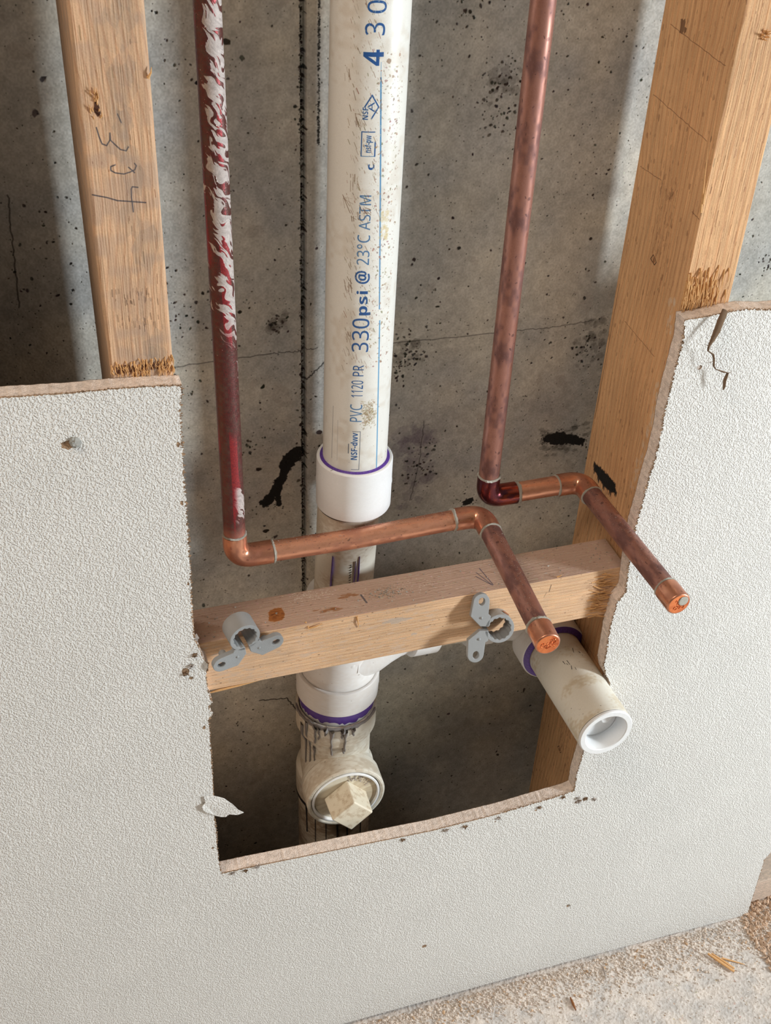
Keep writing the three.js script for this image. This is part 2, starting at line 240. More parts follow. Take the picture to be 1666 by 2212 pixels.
// riser print; v covers y 590..1000, u one turn from -180 to 180 degrees (0 = towards the room)
const riserMat = (() => {
  const W = 768, H = 2048, y0 = 590, yl = 410, X = (a) => (a + 180) / 360 * W, Y = (y) => (1 - (y - y0) / yl) * H, k = H / yl;
  const a = vn(W, H, 5, 14, 101), b = vn(W, H, 40, 110, 102), c = vn(W, H, 300, 800, 103), R = rng(104);
  const col = canvas(W, H, (i) => { const g = 0.34 * sm(0.45, 0.8, a[i] * 0.6 + b[i] * 0.4); const n = (c[i] - 0.5) * 6; return [lerp(231, 196, g) + n, lerp(230, 182, g) + n, lerp(224, 164, g) + n]; }, (g) => {
    const word = (s, aT, aB, y1, y2, style, bold = '') => {       // letters stand from aT (top) to aB (baseline), run from y1 up to y2
      const hgt = (X(aB) - X(aT)), run = (y2 - y1) * k; g.save(); g.translate(X(aB), Y(y1)); g.rotate(-Math.PI / 2); g.font = `${bold} 100px sans-serif`; const m = g.measureText(s); g.scale(run / m.width, hgt / 72); g.fillStyle = style; g.fillText(s, 0, 0); g.restore();
    };
    const ink = 'rgb(34,84,148)', pale = 'rgba(52,104,160,0.85)', dark = 'rgba(50,62,84,0.8)';
    word('NSF-dwv', -24.4, -13.6, 658, 682, ink, 'bold'); word('PVC', -28.5, -8, 690.5, 706, pale); word('1120', -27, -8, 711, 725.5, ink); word('PR', -26, -8, 728, 737.5, ink);
    word('330', -29, -2, 747, 774, ink); word('psi', -23, -6, 774.5, 794.5, ink, 'bold'); word('@', -27, -6, 798, 808.5, ink, 'bold'); word('23\u00b0C', -25, -6, 811.5, 833, pale); word('ASTM', -23.5, -6.5, 836, 860, pale);
    word('c', -16, -4, 875, 879.5, ink, 'bold'); word('nsf-pw', -19, -10, 886, 897, ink, 'bold'); word('4', -26, 3, 938, 947.5, ink, 'bold'); word('3', -25, 3, 954.5, 963, ink); word('0', -22, 4, 966.5, 975, ink); word('0', -22, 4, 980, 990, ink);
    const line = (pts, w, st) => stroke(g, pts.map((p) => [X(p[0]), Y(p[1])]), w, st);
    line([[-27, 656], [-27, 656]], 2, dark); line([[-9.5, 650], [-9.5, 683]], 2, dark); line([[-23, 650], [-9.5, 650]], 2, dark); line([[-23, 683], [-9.5, 683]], 2, dark); line([[-29, 664], [-29, 672]], 3, dark); line([[-62, 655], [-61, 700]], 2, 'rgba(60,62,80,0.5)'); line([[-50, 655], [-50, 690]], 1.5, 'rgba(60,62,80,0.3)');
    line([[-24, 884], [-24, 899]], 3, ink); line([[-24, 899], [-5, 899]], 3, ink); line([[-4, 884], [-4, 893]], 4, ink); line([[-24, 884], [-4, 884]], 2, pale);
    line([[-21, 914], [-11, 921], [-1, 914], [-11, 907]], 4, ink); word('NSF', -24, -16, 906, 914, ink, 'bold'); word('A', -17, -7, 911, 917, ink);
    line([[0, 940], [0.6, 931]], 2, 'rgba(60,130,190,0.6)'); const q = []; for (let y = 931; y > 775; y -= 4) q.push([lerp(0.6, 15.5, (931 - y) / 156), y]); line(q, 5, 'rgba(64,128,180,0.85)'); const q2 = []; for (let y = 770; y > 645; y -= 4) q2.push([lerp(18, 26.5, (770 - y) / 125) - 1.2, y]); line(q2, 5, 'rgba(62,138,190,0.85)');
    // worn-off print, scratches, stains
    for (let i = 0; i < 420; i++) { g.fillStyle = `rgba(214,206,190,${0.3 + R() * 0.6})`; blob(g, X(-30 + R() * 34), Y(800 + R() * 190), 1 + R() * 3.5, R, 6, 0.4, R() * 3); }
    for (let i = 0; i < 150; i++) { g.fillStyle = `rgba(216,208,192,${0.3 + R() * 0.5})`; blob(g, X(-30 + R() * 34), Y(655 + R() * 150), 0.8 + R() * 2, R, 6, 0.4, R() * 3); }
    for (let i = 0; i < 380; i++) { const x = X(-46 + R() * 52), y = Y(735 + R() * 260), l = 3 + R() * R() * 26; stroke(g, [[x, y], [x + l * (0.25 + R() * 0.3), y + l]], 0.7 + R() * 1.8, `rgba(${96 + R() * 40 | 0},${74 + R() * 30 | 0},${54 + R() * 24 | 0},${0.25 + R() * 0.5})`); }
    for (const [x, y, l, dx] of [[-50, 935, 60, 20], [-30, 908, 80, 30], [-47, 855, 120, 60], [-34, 870, 90, 0], [-40, 800, 110, 36], [-36, 760, 70, 30], [-12, 850, 70, 40], [-30, 845, 70, 40]]) for (let i = 0; i < 7; i++) { const px = X(x) + (R() - 0.5) * 26, py = Y(y) + (R() - 0.5) * 30; stroke(g, [[px, py], [px + dx * 0.5 * R(), py + l * 0.5 * R()]], 1 + R() * 2, `rgba(106,80,58,${0.3 + R() * 0.4})`); }
    for (let i = 0; i < 620; i++) { g.fillStyle = `rgba(${120 + R() * 40 | 0},${98 + R() * 30 | 0},${78 + R() * 24 | 0},${0.3 + R() * 0.5})`; blob(g, X(-4 + R() * 46), Y(735 + R() * 210), 0.8 + R() * R() * 7, R, 9, 0.6, R() * 3); }
    for (let i = 0; i < 420; i++) { g.fillStyle = `rgba(${120 + R() * 30 | 0},${96 + R() * 30 | 0},${64 + R() * 20 | 0},0.3)`; blob(g, X(4 + (R() + R() - 1) * 16 + 0), Y(697 + (R() + R() - 1) * 13), 1 + R() * 4, R, 9, 0.7, R() * 3); }
    for (let i = 0; i < 60; i++) { g.fillStyle = 'rgba(200,178,120,0.3)'; blob(g, X(17 + (R() - 0.5) * 14), Y(838 + (R() - 0.5) * 20), 1 + R() * 7, R, 9); }
    g.fillStyle = 'rgba(140,110,84,0.8)'; blob(g, X(12.5), Y(940), 8, R, 10); blob(g, X(20), Y(931), 5, R, 10); blob(g, X(15), Y(944), 3, R, 8); blob(g, X(28), Y(905), 4, R, 8);
    for (let i = 0; i < 120; i++) { g.fillStyle = `rgba(110,88,66,${0.3 + R() * 0.4})`; blob(g, R() * W, R() * H, 0.6 + R() * 2, R, 7); }
  });
  return phys({ map: tex(col), roughness: 0.4, clearcoat: 0.2, clearcoatRoughness: 0.35 });
})();
// ---- copper; uv = (turn, length / 100 mm)
function copperMat(seed, base, tarnish, amt, ru, metal, draw, W = 512, H = 512, dustN = 0) {
  const a = vn(W, H, 5, 7, seed), b = vn(W, H, 26, 22, seed + 1), c = vn(W, H, 120, 120, seed + 2), R = rng(seed + 3), mm_ = draw?.metal;
  const col = canvas(W, H, (i) => { const g = amt * sm(0.3, 0.72, a[i] * 0.5 + b[i] * 0.35 + c[i] * 0.15); return base.map((v, k) => lerp(v, tarnish[k], g) + (c[i] - 0.5) * 10); }, (g) => { draw?.(g, W, H, R); });
  const r = grey(W, H, (i) => ru + (a[i] - 0.5) * 0.25 + (b[i] - 0.5) * 0.2);
  return std({ map: tex(col), roughnessMap: r, roughness: 1, metalness: metal });
}
const copperPipe = copperMat(121, [228, 164, 132], [176, 120, 98], 0.8, 0.42, 0.7, (g, W, H, R) => { for (let i = 0; i < 500; i++) { g.fillStyle = `rgba(${70 + R() * 40 | 0},${44 + R() * 20 | 0},${40 + R() * 20 | 0},${0.1 + R() * 0.35})`; blob(g, R() * W, R() * H, 0.6 + R() * R() * 9, R, 9, 0.5, R() * 3); } for (let i = 0; i < 260; i++) { g.fillStyle = `rgba(206,190,182,${0.3 + R() * 0.5})`; blob(g, R() * W, R() * H, 0.4 + R() * 1.0, R, 6); } });
const copperDull = copperMat(131, [164, 116, 102], [112, 78, 74], 0.85, 0.5, 0.55, (g, W, H, R) => { for (let i = 0; i < 700; i++) { g.fillStyle = `rgba(${176 + R() * 30 | 0},${140 + R() * 30 | 0},${132 + R() * 30 | 0},${0.08 + R() * 0.25})`; blob(g, R() * W, R() * H, 0.5 + R() * R() * 4, R, 8, 0.6, R() * 3); } for (let i = 0; i < 60; i++) { g.fillStyle = `rgba(60,38,40,${0.2 + R() * 0.4})`; blob(g, R() * W, R() * H, 2 + R() * 10, R, 9, 0.4, R() * 3); } });
const copperElbow = copperMat(141, [218, 154, 122], [166, 110, 90], 0.7, 0.32, 0.75, (g, W, H, R) => { for (let i = 0; i < 120; i++) { g.fillStyle = `rgba(${80 + R() * 40 | 0},${48 + R() * 20 | 0},${44 + R() * 20 | 0},${0.1 + R() * 0.3})`; blob(g, R() * W, R() * H, 1 + R() * 9, R, 9); } });
const copperBurnt = copperMat(145, [176, 84, 62], [88, 44, 52], 0.95, 0.2, 0.9, (g, W, H, R) => { for (let i = 0; i < 60; i++) { g.fillStyle = `rgba(${40 + R() * 30 | 0},${26 + R() * 20 | 0},${40 + R() * 40 | 0},${0.15 + R() * 0.35})`; blob(g, R() * W, R() * H, 4 + R() * 30, R, 10); } });
const copperBright = copperMat(151, [234, 142, 92], [190, 96, 60], 0.7, 0.26, 0.95);
const solder = rough(155, [206, 203, 192], 0.2, 10, 14, 0.0003, { roughness: 0.42, metalness: 0.45 });
// left riser: dull copper with red primer runs and flaking pale paint; v covers y 590..1000
const riserCopper = (() => {
  const W = 256, H = 2048, y0 = 590, yl = 410;
  const a = vn(W, H, 4, 22, 161), b = vn(W, H, 9, 70, 162), c = vn(W, H, 22, 190, 163), d = vn(W, H, 90, 700, 164), red = vn(W, H, 7, 12, 165), wx = vn(W, H, 8, 60, 166), R = rng(167);
  const mask = new Float32Array(W * H), p1 = vn(W, H, W / 11, H / 34, 168), p2 = vn(W, H, W / 5, H / 12, 169);
  const col = canvas(W, H, (i, x, y) => {
    const yy = y0 + yl * (1 - y / H), ang = (x / W) * 360 - 180, side = sm(-58, -2, ang) * (1 - sm(100, 160, ang));
    const zone = sm(758, 792, yy) + 0.95 * (sm(626, 634, yy) * (1 - sm(656, 664, yy))) * sm(-12, 24, ang) + 0.55 * sm(690, 760, yy) * sm(20, 60, ang);
    const X = ((Math.round(x - y * 0.75 + (wx[i] - 0.5) * 44) % W) + W * 12) % W, j = y * W + X, q = p1[j] * 0.62 + p2[j] * 0.26 + b[i] * 0.12;
    const w = Math.min(1, zone) * sm(0.5, 0.56, q + (side - 1) * 0.34 + (Math.min(1, zone) - 1) * 0.3 + (a[i] - 0.5) * 0.22 + 0.1);
    const rr = sm(0.5, 0.62, red[i] * 0.8 + (Math.abs(ang - 8) < 20 ? 0.2 : -0.1)) * sm(604, 640, yy) * 0.85;
    const dark = [92 + (d[i] - 0.5) * 30, 52 + (c[i] - 0.5) * 24, 48 + (c[i] - 0.5) * 18];
    const m = [lerp(dark[0], 148 + (d[i] - 0.5) * 40, rr), lerp(dark[1], 40 + (d[i] - 0.5) * 14, rr), lerp(dark[2], 46, rr)];
    const low = 1 - sm(612, 630, yy), cop = [176, 116, 98]; for (let k = 0; k < 3; k++) m[k] = lerp(m[k], cop[k], low);
    const wk = Math.min(1, w); mask[i] = wk;
    const pw = 190 + (d[i] - 0.5) * 26 + (p2[j] - 0.5) * 30; return [lerp(m[0], pw, wk), lerp(m[1], pw - 10, wk), lerp(m[2], pw - 14, wk)];
  }, (g) => { for (let i = 0; i < 300; i++) { g.fillStyle = `rgba(230,224,214,${0.3 + R() * 0.5})`; blob(g, R() * W, R() * H * 0.6, 0.5 + R() * 1.6, R, 7); } });
  return std({ map: tex(col), roughnessMap: grey(W, H, (i) => 0.42 + mask[i] * 0.35 + (d[i] - 0.5) * 0.2), metalness: 0.35, roughness: 1, bumpMap: grey(W, H, (i) => mask[i] * 0.8 + d[i] * 0.2), bumpScale: 0.0003 });
})();
const floorMat = (() => {
  const S = 1024, a = vn(S, S, 8, 8, 171), b = vn(S, S, 50, 50, 172), c = vn(S, S, 260, 260, 173), d = vn(S, S, 800, 800, 174), R = rng(175);
  const col = canvas(S, S, (i) => { const v = 202 + (a[i] - 0.5) * 12 + (b[i] - 0.5) * 20 + (c[i] - 0.5) * 26 + (d[i] - 0.5) * 22, w = (b[i] - 0.5) * 6; return [v + 3 + w, v - 5, v - 12 - w]; }, (g) => { for (let i = 0; i < 5000; i++) { g.fillStyle = `rgba(${150 + R() * 50 | 0},${124 + R() * 40 | 0},${96 + R() * 40 | 0},${0.15 + R() * 0.5})`; blob(g, R() * S, R() * S, (0.3 + R() * R() * 1.6) * 1.7, R, 8, 0.6, R() * 3); } });
  return std({ map: tex(col), bumpMap: grey(S, S, (i) => b[i] * 0.3 + c[i] * 0.45 + d[i] * 0.25), bumpScale: 0.0016, roughness: 0.95 });
})();
const floorUV = (g) => boxUV(g, 600);

// ---------------------------------------------------------------- the room
const RX0 = -2600, RX1 = 1800, RZ1 = 3200, RH = 2440, WZ = -128;
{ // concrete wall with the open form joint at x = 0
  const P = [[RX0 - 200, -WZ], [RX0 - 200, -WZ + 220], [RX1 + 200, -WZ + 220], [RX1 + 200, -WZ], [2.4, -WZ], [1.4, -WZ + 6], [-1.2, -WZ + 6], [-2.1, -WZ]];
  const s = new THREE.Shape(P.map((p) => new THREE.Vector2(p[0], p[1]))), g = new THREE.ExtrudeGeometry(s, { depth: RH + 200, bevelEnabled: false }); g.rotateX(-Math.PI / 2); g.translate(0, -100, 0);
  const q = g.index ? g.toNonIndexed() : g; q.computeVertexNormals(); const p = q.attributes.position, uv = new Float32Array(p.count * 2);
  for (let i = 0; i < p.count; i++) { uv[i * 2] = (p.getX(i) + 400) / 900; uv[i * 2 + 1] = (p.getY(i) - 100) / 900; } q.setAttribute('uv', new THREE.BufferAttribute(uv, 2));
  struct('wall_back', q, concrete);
}
struct('floor', floorUV(box(RX0 - 200, RX1 + 200, -150, 0, -351, RZ1 + 200)), floorMat);
struct('ceiling', boxUV(box(RX0 - 200, RX1 + 200, RH, RH + 150, -351, RZ1 + 200), 1000), roomPaint);
struct('wall_left', boxUV(box(RX0 - 200, RX0, 0, RH, WZ, RZ1), 1000), roomPaint);
struct('wall_front', boxUV(box(RX0 - 200, RX1 + 200, 0, RH, RZ1, RZ1 + 200), 1000), roomPaint);
{ const [z0, z1, y0, y1] = [KEY.at[2] * 1000 - 145, KEY.at[2] * 1000 + 145, KEY.at[1] * 1000 - 275, KEY.at[1] * 1000 + 275];
  struct('wall_right', [box(RX1, RX1 + 200, 0, RH, WZ, z0), box(RX1, RX1 + 200, 0, RH, z1, RZ1), box(RX1, RX1 + 200, 0, y0, z0, z1), box(RX1, RX1 + 200, y1, RH, z0, z1)].map((g) => boxUV(g, 1000)), roomPaint);
  const fr = struct('window_1', [box(RX1, RX1 + 60, y0, y1, z0, z0 + 20), box(RX1, RX1 + 60, y0, y1, z1 - 20, z1), box(RX1, RX1 + 60, y0, y0 + 20, z0, z1), box(RX1, RX1 + 60, y1 - 20, y1, z0, z1)], std({ color: 0xe8e6e0, roughness: 0.5 }));
  mesh('window_pane', box(RX1 + 22, RX1 + 30, y0 + 20, y1 - 20, z0 + 20, z1 - 20), std({ color: 0xdfe8f2, emissive: KEY.color, emissiveIntensity: 3, roughness: 0.4 }), fr);
}
{ const [x, y, z] = FILL.at.map((v) => v * 1000), w = FILL.w * 500, h = FILL.h * 500;
  const t = thing('ceiling_lamp', 'wide flat warm white lamp panel fixed under the ceiling', 'lamp', [x, y, z]);
  mesh('frame', [box(x - w - 25, x + w + 25, y + 12, RH, z - h - 25, z - h), box(x - w - 25, x + w + 25, y + 12, RH, z + h, z + h + 25), box(x - w - 25, x - w, y + 12, RH, z - h, z + h), box(x + w, x + w + 25, y + 12, RH, z - h, z + h)], std({ color: 0xd8d4cc, roughness: 0.5 }), t);
  mesh('diffuser', box(x - w, x + w, y + 14, y + 20, z - h, z + h), std({ color: 0xffffff, emissive: FILL.color, emissiveIntensity: 0.6, roughness: 0.6 }), t);
}

// ---------------------------------------------------------------- lumber
// prism along local y: section w (x) by d (z), rounded edges, uv unrolled from the back-left edge: left face, front, right, back
function lumber(w, d, L, r, perim, len, v0, seed, wane = 0) {
  const R = rng(seed), sec = [], cr = 5, add = (cx, cz, a0) => { for (let i = 0; i <= cr; i++) { const a = a0 + i / cr * Math.PI / 2; sec.push([cx + Math.cos(a) * r, cz + Math.sin(a) * r, Math.cos(a), Math.sin(a)]); } };
  // order: back-left corner, front-left, front-right, back-right (walking left face forward, then front, ...)
  const hw = w / 2 - r, hd = d / 2 - r;
  const corner = (cx, cz, a0) => { for (let i = 0; i <= cr; i++) { const a = a0 - i / cr * Math.PI / 2; sec.push([cx + Math.cos(a) * r, cz + Math.sin(a) * r, Math.cos(a), Math.sin(a)]); } };
  corner(-hw, -hd, Math.PI * 1.5); corner(-hw, hd, Math.PI); corner(hw, hd, Math.PI / 2); corner(hw, -hd, 0);
  sec.push([...sec[0]]);
  const arc = [0]; for (let i = 1; i < sec.length; i++) arc.push(arc[i - 1] + Math.hypot(sec[i][0] - sec[i - 1][0], sec[i][1] - sec[i - 1][1]));
  const ny = Math.max(2, Math.round(L / 8)), pos = [], nor = [], uv = [], idx = [], n = sec.length;
  const wav = []; for (let k = 0; k <= ny; k++) wav.push((R() - 0.5)); const sw = (k, s) => { let a = 0; for (let i = -s; i <= s; i++) a += wav[Math.min(ny, Math.max(0, k + i))]; return a / Math.sqrt(2 * s + 1); };
  for (let k = 0; k <= ny; k++) for (let i = 0; i < n; i++) {
    const [x, z, a, b] = sec[i], y = k / ny * L, edge = i > cr && i <= 2 * cr + 1 ? wane : wane * 0.15, o = edge * (sw(k, 2) * 0.9 + sw(k, 8) * 1.4) - edge * 0.4;
    pos.push(x + a * o, y, z + b * o); nor.push(a, 0, b); uv.push(arc[i] / perim, (y - v0) / len);
  }
  for (let k = 0; k < ny; k++) for (let i = 0; i < n - 1; i++) { const a = k * n + i, b = a + 1, c = a + n, e = c + 1; idx.push(a, b, c, b, e, c); }
  const g = new THREE.BufferGeometry(); g.setAttribute('position', new THREE.Float32BufferAttribute(pos, 3)); g.setAttribute('normal', new THREE.Float32BufferAttribute(nor, 3)); g.setAttribute('uv', new THREE.Float32BufferAttribute(uv, 2)); g.setIndex(idx);
  const caps = [0, L].map((y, t) => { const s = new THREE.ShapeGeometry(new THREE.Shape(sec.slice(0, -1).map((p) => new THREE.Vector2(p[0], t ? -p[1] : p[1])))); s.rotateX(t ? -Math.PI / 2 : Math.PI / 2); s.translate(0, y, 0); return s; });
  return fin([g, ...caps]);
}
function sliver(a, b, w0, w1, R) { const m = V(...a).lerp(V(...b), 0.5).add(V((R() - 0.5) * 1.4, 0, (R() - 0.2) * 1.2)); return sweep([a, m, b], [w0, (w0 + w1) / 2, w1], 5, true, 100); }
const PER = 254, VL = 508;
// pencil marks traced on the stud in millimetres
const pencil = [[[-139.9, 929.1], [-139.2, 924.2], [-138, 920.4], [-135.7, 919.4], [-133.8, 922.2], [-133.3, 925.8], [-133.4, 922.1], [-131.3, 919.5], [-128.7, 916.8], [-125.9, 915.8], [-124.5, 917.8]],
  [[-132.3, 908.7], [-134.8, 908], [-135, 905.9], [-132.7, 904.5], [-128.3, 903.4], [-124.9, 904.3], [-122.3, 905.4], [-121.3, 907.5], [-122, 908.8]], [[-125.5, 906.9], [-122.5, 903.7]], [[-121.5, 895.4], [-124.4, 896.1], [-125.1, 894.8], [-125.4, 890], [-125.2, 882]], [[-145.8, 893.3], [-138.6, 891.1], [-133, 888.9], [-124.7, 887.7], [-118, 886.6]], [[-128.5, 935.5], [-127, 931]]];
const XL = -148.2, XR = 235.4, ZF = -12.7;
const studA = wood(1024, 2048, PER, VL, 201, [206, 168, 134], { wander: 34, pitch: 4.6, contrast: 0.06, fibre: 0.13, flecks: 900, dust: 0.5, dustCol: [172, 146, 128] }, (g, to, sx, sy, R) => {
  const F = (x, y) => to(89 + (x - XL), y - 500);
  for (const p of pencil) { stroke(g, p.map((q) => F(...q)), 2.2, 'rgba(58,54,60,0.85)', R, 1.2); stroke(g, p.map((q) => F(...q)), 3.4, 'rgba(70,64,70,0.3)', R, 1); }
  for (let i = 0; i < 60; i++) { const [x, y] = F(-142 + R() * 26, R() < 0.6 ? 828 + R() * 9 : 812 + R() * 9); stroke(g, [[x, y], [x + (R() - 0.5) * 2, y + 4 + R() * 14]], 1 + R() * 1.6, `rgba(112,84,62,${0.3 + R() * 0.5})`); }
  for (let i = 0; i < 26; i++) { g.fillStyle = `rgba(120,110,106,${0.08 + R() * 0.1})`; blob(g, ...F(-130 + R() * 12, 780 + R() * 220), 10 + R() * 26, R, 12, 2); }
  for (let i = 0; i < 40; i++) { const [x, y] = to(4 + R() * 80, R() * 508); stroke(g, [[x, y], [x, y + 30 + R() * 120]], 1 + R() * 4, `rgba(66,44,30,${0.12 + R() * 0.2})`); }
});
const studB = wood(1024, 2048, PER, VL, 231, [214, 168, 122], { wander: 24, pitch: 5.3, contrast: 0.05, fibre: 0.12, flecks: 1400, dust: 0.12, dustCol: [170, 130, 96] }, (g, to, sx, sy, R) => {
  const S = (y, z) => to(z + 101.7, y - 500), F = (x, y) => to(89 + (x - XR), y - 500);
  // scorch left by the torch, knots, saw lines, plaster smears on the side face
  const burn = [[603.6, -85.9], [605.5, -76.6], [607, -63], [606.8, -51.5], [601.6, -47], [597.2, -55.3], [595.6, -66.5], [596.6, -76.4], [599.4, -84.5]].map((p) => S(...p));
  g.fillStyle = 'rgba(60,34,20,0.55)'; for (let k = 0; k < 3; k++) ragged(g, burn, R, 16); g.fillStyle = 'rgba(8,6,6,0.95)'; for (let k = 0; k < 3; k++) ragged(g, burn, R, 7);
  for (let i = 0; i < 160; i++) { const p = burn[R() * burn.length | 0], x = p[0] + (R() - 0.5) * 14, y = p[1]; stroke(g, [[x, y - 8 * R()], [x + (R() - 0.5) * 3, y + 4 + R() * 16]], 0.8 + R() * 1.6, `rgba(14,10,8,${0.3 + R() * 0.6})`); }
  stroke(g, [[796, -61.1], [800.1, -58.5], [796.8, -53.2], [794, -54.9], [796, -61.1]].map((p) => S(...p)), 2.6, 'rgba(46,26,14,0.9)'); g.fillStyle = 'rgba(120,76,44,0.7)'; blob(g, ...S(796.8, -57), 6, R, 9, 1.4);
  g.fillStyle = 'rgba(62,36,22,0.55)'; blob(g, ...S(949.6, -74.6), 12, R, 12, 1.6); blob(g, ...S(948, -70), 7, R, 10, 1.3);
  const saw = (a, b) => { const q = []; for (let t = 0; t <= 1; t += 0.04) q.push(S(lerp(a[0], b[0], t), lerp(a[1], b[1], t))); stroke(g, q, 1.4, 'rgba(84,50,28,0.7)', R, 3); };
  saw([946.5, -89.1], [940.3, -14.7]); saw([850.1, -96.3], [851, -65.6]); saw([845.7, -23.2], [844.7, -13.2]); saw([736.9, -80.1], [731.8, -31.7]); saw([900, -95], [893, -20]);
  for (let i = 0; i < 90; i++) { const [x, y] = S(800 + R() * 60, -66 + R() * 22); stroke(g, [[x, y], [x + (R() - 0.5) * 3, y + 5 + R() * 18]], 0.8 + R() * 1.6, `rgba(82,50,30,${0.2 + R() * 0.35})`); }
  for (let i = 0; i < 220; i++) { const [x, y] = S(520 + R() * 480, -100 + R() * 86); g.fillStyle = `rgba(92,58,36,${0.1 + R() * 0.25})`; blob(g, x, y, 1 + R() * 4, R, 8, 2.2); }
  stroke(g, [S(700, -97), S(760, -96.4), S(640, -98)].sort((a, b) => a[1] - b[1]), 2.4, 'rgba(60,36,20,0.7)', R, 1);
  for (const [y, z] of [[708, -22], [679, -22], [655, -24], [690, -19], [640, -25], [628, -26], [775, -24], [762, -22]]) for (let i = 0; i < 12; i++) { g.fillStyle = `rgba(214,200,184,${0.15 + R() * 0.3})`; blob(g, ...S(y + (R() - 0.5) * 18, z + (R() - 0.5) * 7), 2 + R() * 6, R, 9, 1.8); }
  for (let i = 0; i < 160; i++) { const [x, y] = F(XR + 4 + R() * 32, 780 + R() * 220); stroke(g, [[x, y], [x + (R() - 0.5) * 3, y + 6 + R() * 40]], 0.7 + R() * 1.5, `rgba(128,84,48,${0.2 + R() * 0.35})`); }
});
{
  const t = thing('wall_stud', 'weathered wooden wall stud with pencilled figures on its narrow front face', 'stud', [XL + 19, 0, ZF - 44.5]);
  const g = lumber(38, 89, RH, 2.6, PER, VL, 500, 301, 0.5); g.translate(XL + 19, 0, ZF - 44.5); mesh('stud_body', g, studA, t);
  const R = rng(303), s = []; for (let i = 0; i < 120; i++) { const x = XL + 0.5 + R() * 37, y = lerp(781.5, 790.5, R()); s.push(sliver([x, y + (R() - 0.5) * 3, ZF - 0.5], [x + (R() - 0.5) * 2.4, y - 2 - R() * 3.5, ZF + 0.4 + R() * 1.3], 0.3 + R() * 0.35, 0.1, R)); }
  mesh('torn_wood_fibres', s, fibreWood, t, { kind: 'stuff' });
  const cut = []; for (let i = 0; i < 9; i++) { const x = XL + 4 + i * 3.4; cut.push(box(x, x + 1.4 + R() * 1.6, 782.4, 785.6 + R() * 2.2, ZF - 2, ZF + 0.12)); } mesh('saw_kerf_shade', cut, rough(305, [104, 66, 42], 0.3, 12, 20, 0), t, { label: 'ragged dark strip for the shade in a saw cut across the stud just above the drywall' });  // dark brown blocks stand in for the shaded groove of the cut
  const hole = []; for (let i = 0; i < 16; i++) { const a = R() * 6.28, q = 1 + R() * 2.2; hole.push(sliver([-140 + Math.cos(a) * q, 939 + Math.sin(a) * q * 2.4, ZF - 0.4], [-140 + Math.cos(a) * q * 1.3 + (R() - 0.5), 941 + Math.sin(a) * q * 2.6 + R() * 3, ZF + 0.8 + R() * 2], 0.6, 0.12, R)); }
  const hg = extrude(spot(-139, 938.6, 1.7, R, 12, 2.2).reverse(), ZF - 1, ZF + 0.5); mesh('nail_hole_shade', [hg], rough(307, [70, 40, 24], 0.4, 8, 10, 0), t, { label: 'dark disc for the shade inside a nail hole splintered at its rim' }); mesh('splintered_rim', hole, fibreWood, t);  // solid dark brown disc stands in for the shade inside the hole
  mesh('edge_splinter', [sliver([-111.6, 953, ZF + 0.3], [-109.6, 958.5, ZF + 0.8], 0.9, 0.15, R)], fibreWood, t);
}
{
  const t = thing('wall_stud', 'honey coloured wooden wall stud with a black torch burn on its wide side face', 'stud', [XR + 19, 0, ZF - 44.5]);
  const g = lumber(38, 89, RH, 1.4, PER, VL, 500, 311, 1.5); g.translate(XR + 19, 0, ZF - 44.5); mesh('stud_body', g, studB, t);
  const R = rng(313), s = []; for (let i = 0; i < 150; i++) { const x = XR + 0.3 + R() * R() * 34, y = lerp(782, 806, R() * R()); s.push(sliver([x, y + 4 + R() * 9, ZF - 0.4], [x + (R() - 0.5) * 3.4, y - 2 - R() * 2, ZF + 0.3 + R() * 2.6], 0.3 + R() * 0.5, 0.1, R)); }
  mesh('torn_wood_fibres', s, fibreWood, t, { kind: 'stuff' });
  for (const [a, b] of [[[XR + 0.2, 850, ZF - 0.3], [XR - 2.6, 892, ZF - 3]], [[XR + 0.2, 856, ZF], [XR - 0.6, 876, ZF + 1.2]]]) mesh('splinter', [sliver(a, b, 0.9, 0.12, R)], fibreWood, t);
  const kn = []; for (let i = 0; i < 18; i++) { const a = R() * 6.28; kn.push(sliver([253 + Math.cos(a) * 1.6, 959 + Math.sin(a) * 2, ZF - 0.4], [253 + Math.cos(a) * 2.6 + (R() - 0.5) * 2, 960 + Math.sin(a) * 3, ZF + 1 + R() * 3], 0.7, 0.15, R)); }
  mesh('splintered_knot', kn, fibreWood, t, { label: 'chipped knot standing proud on the front face' });
}
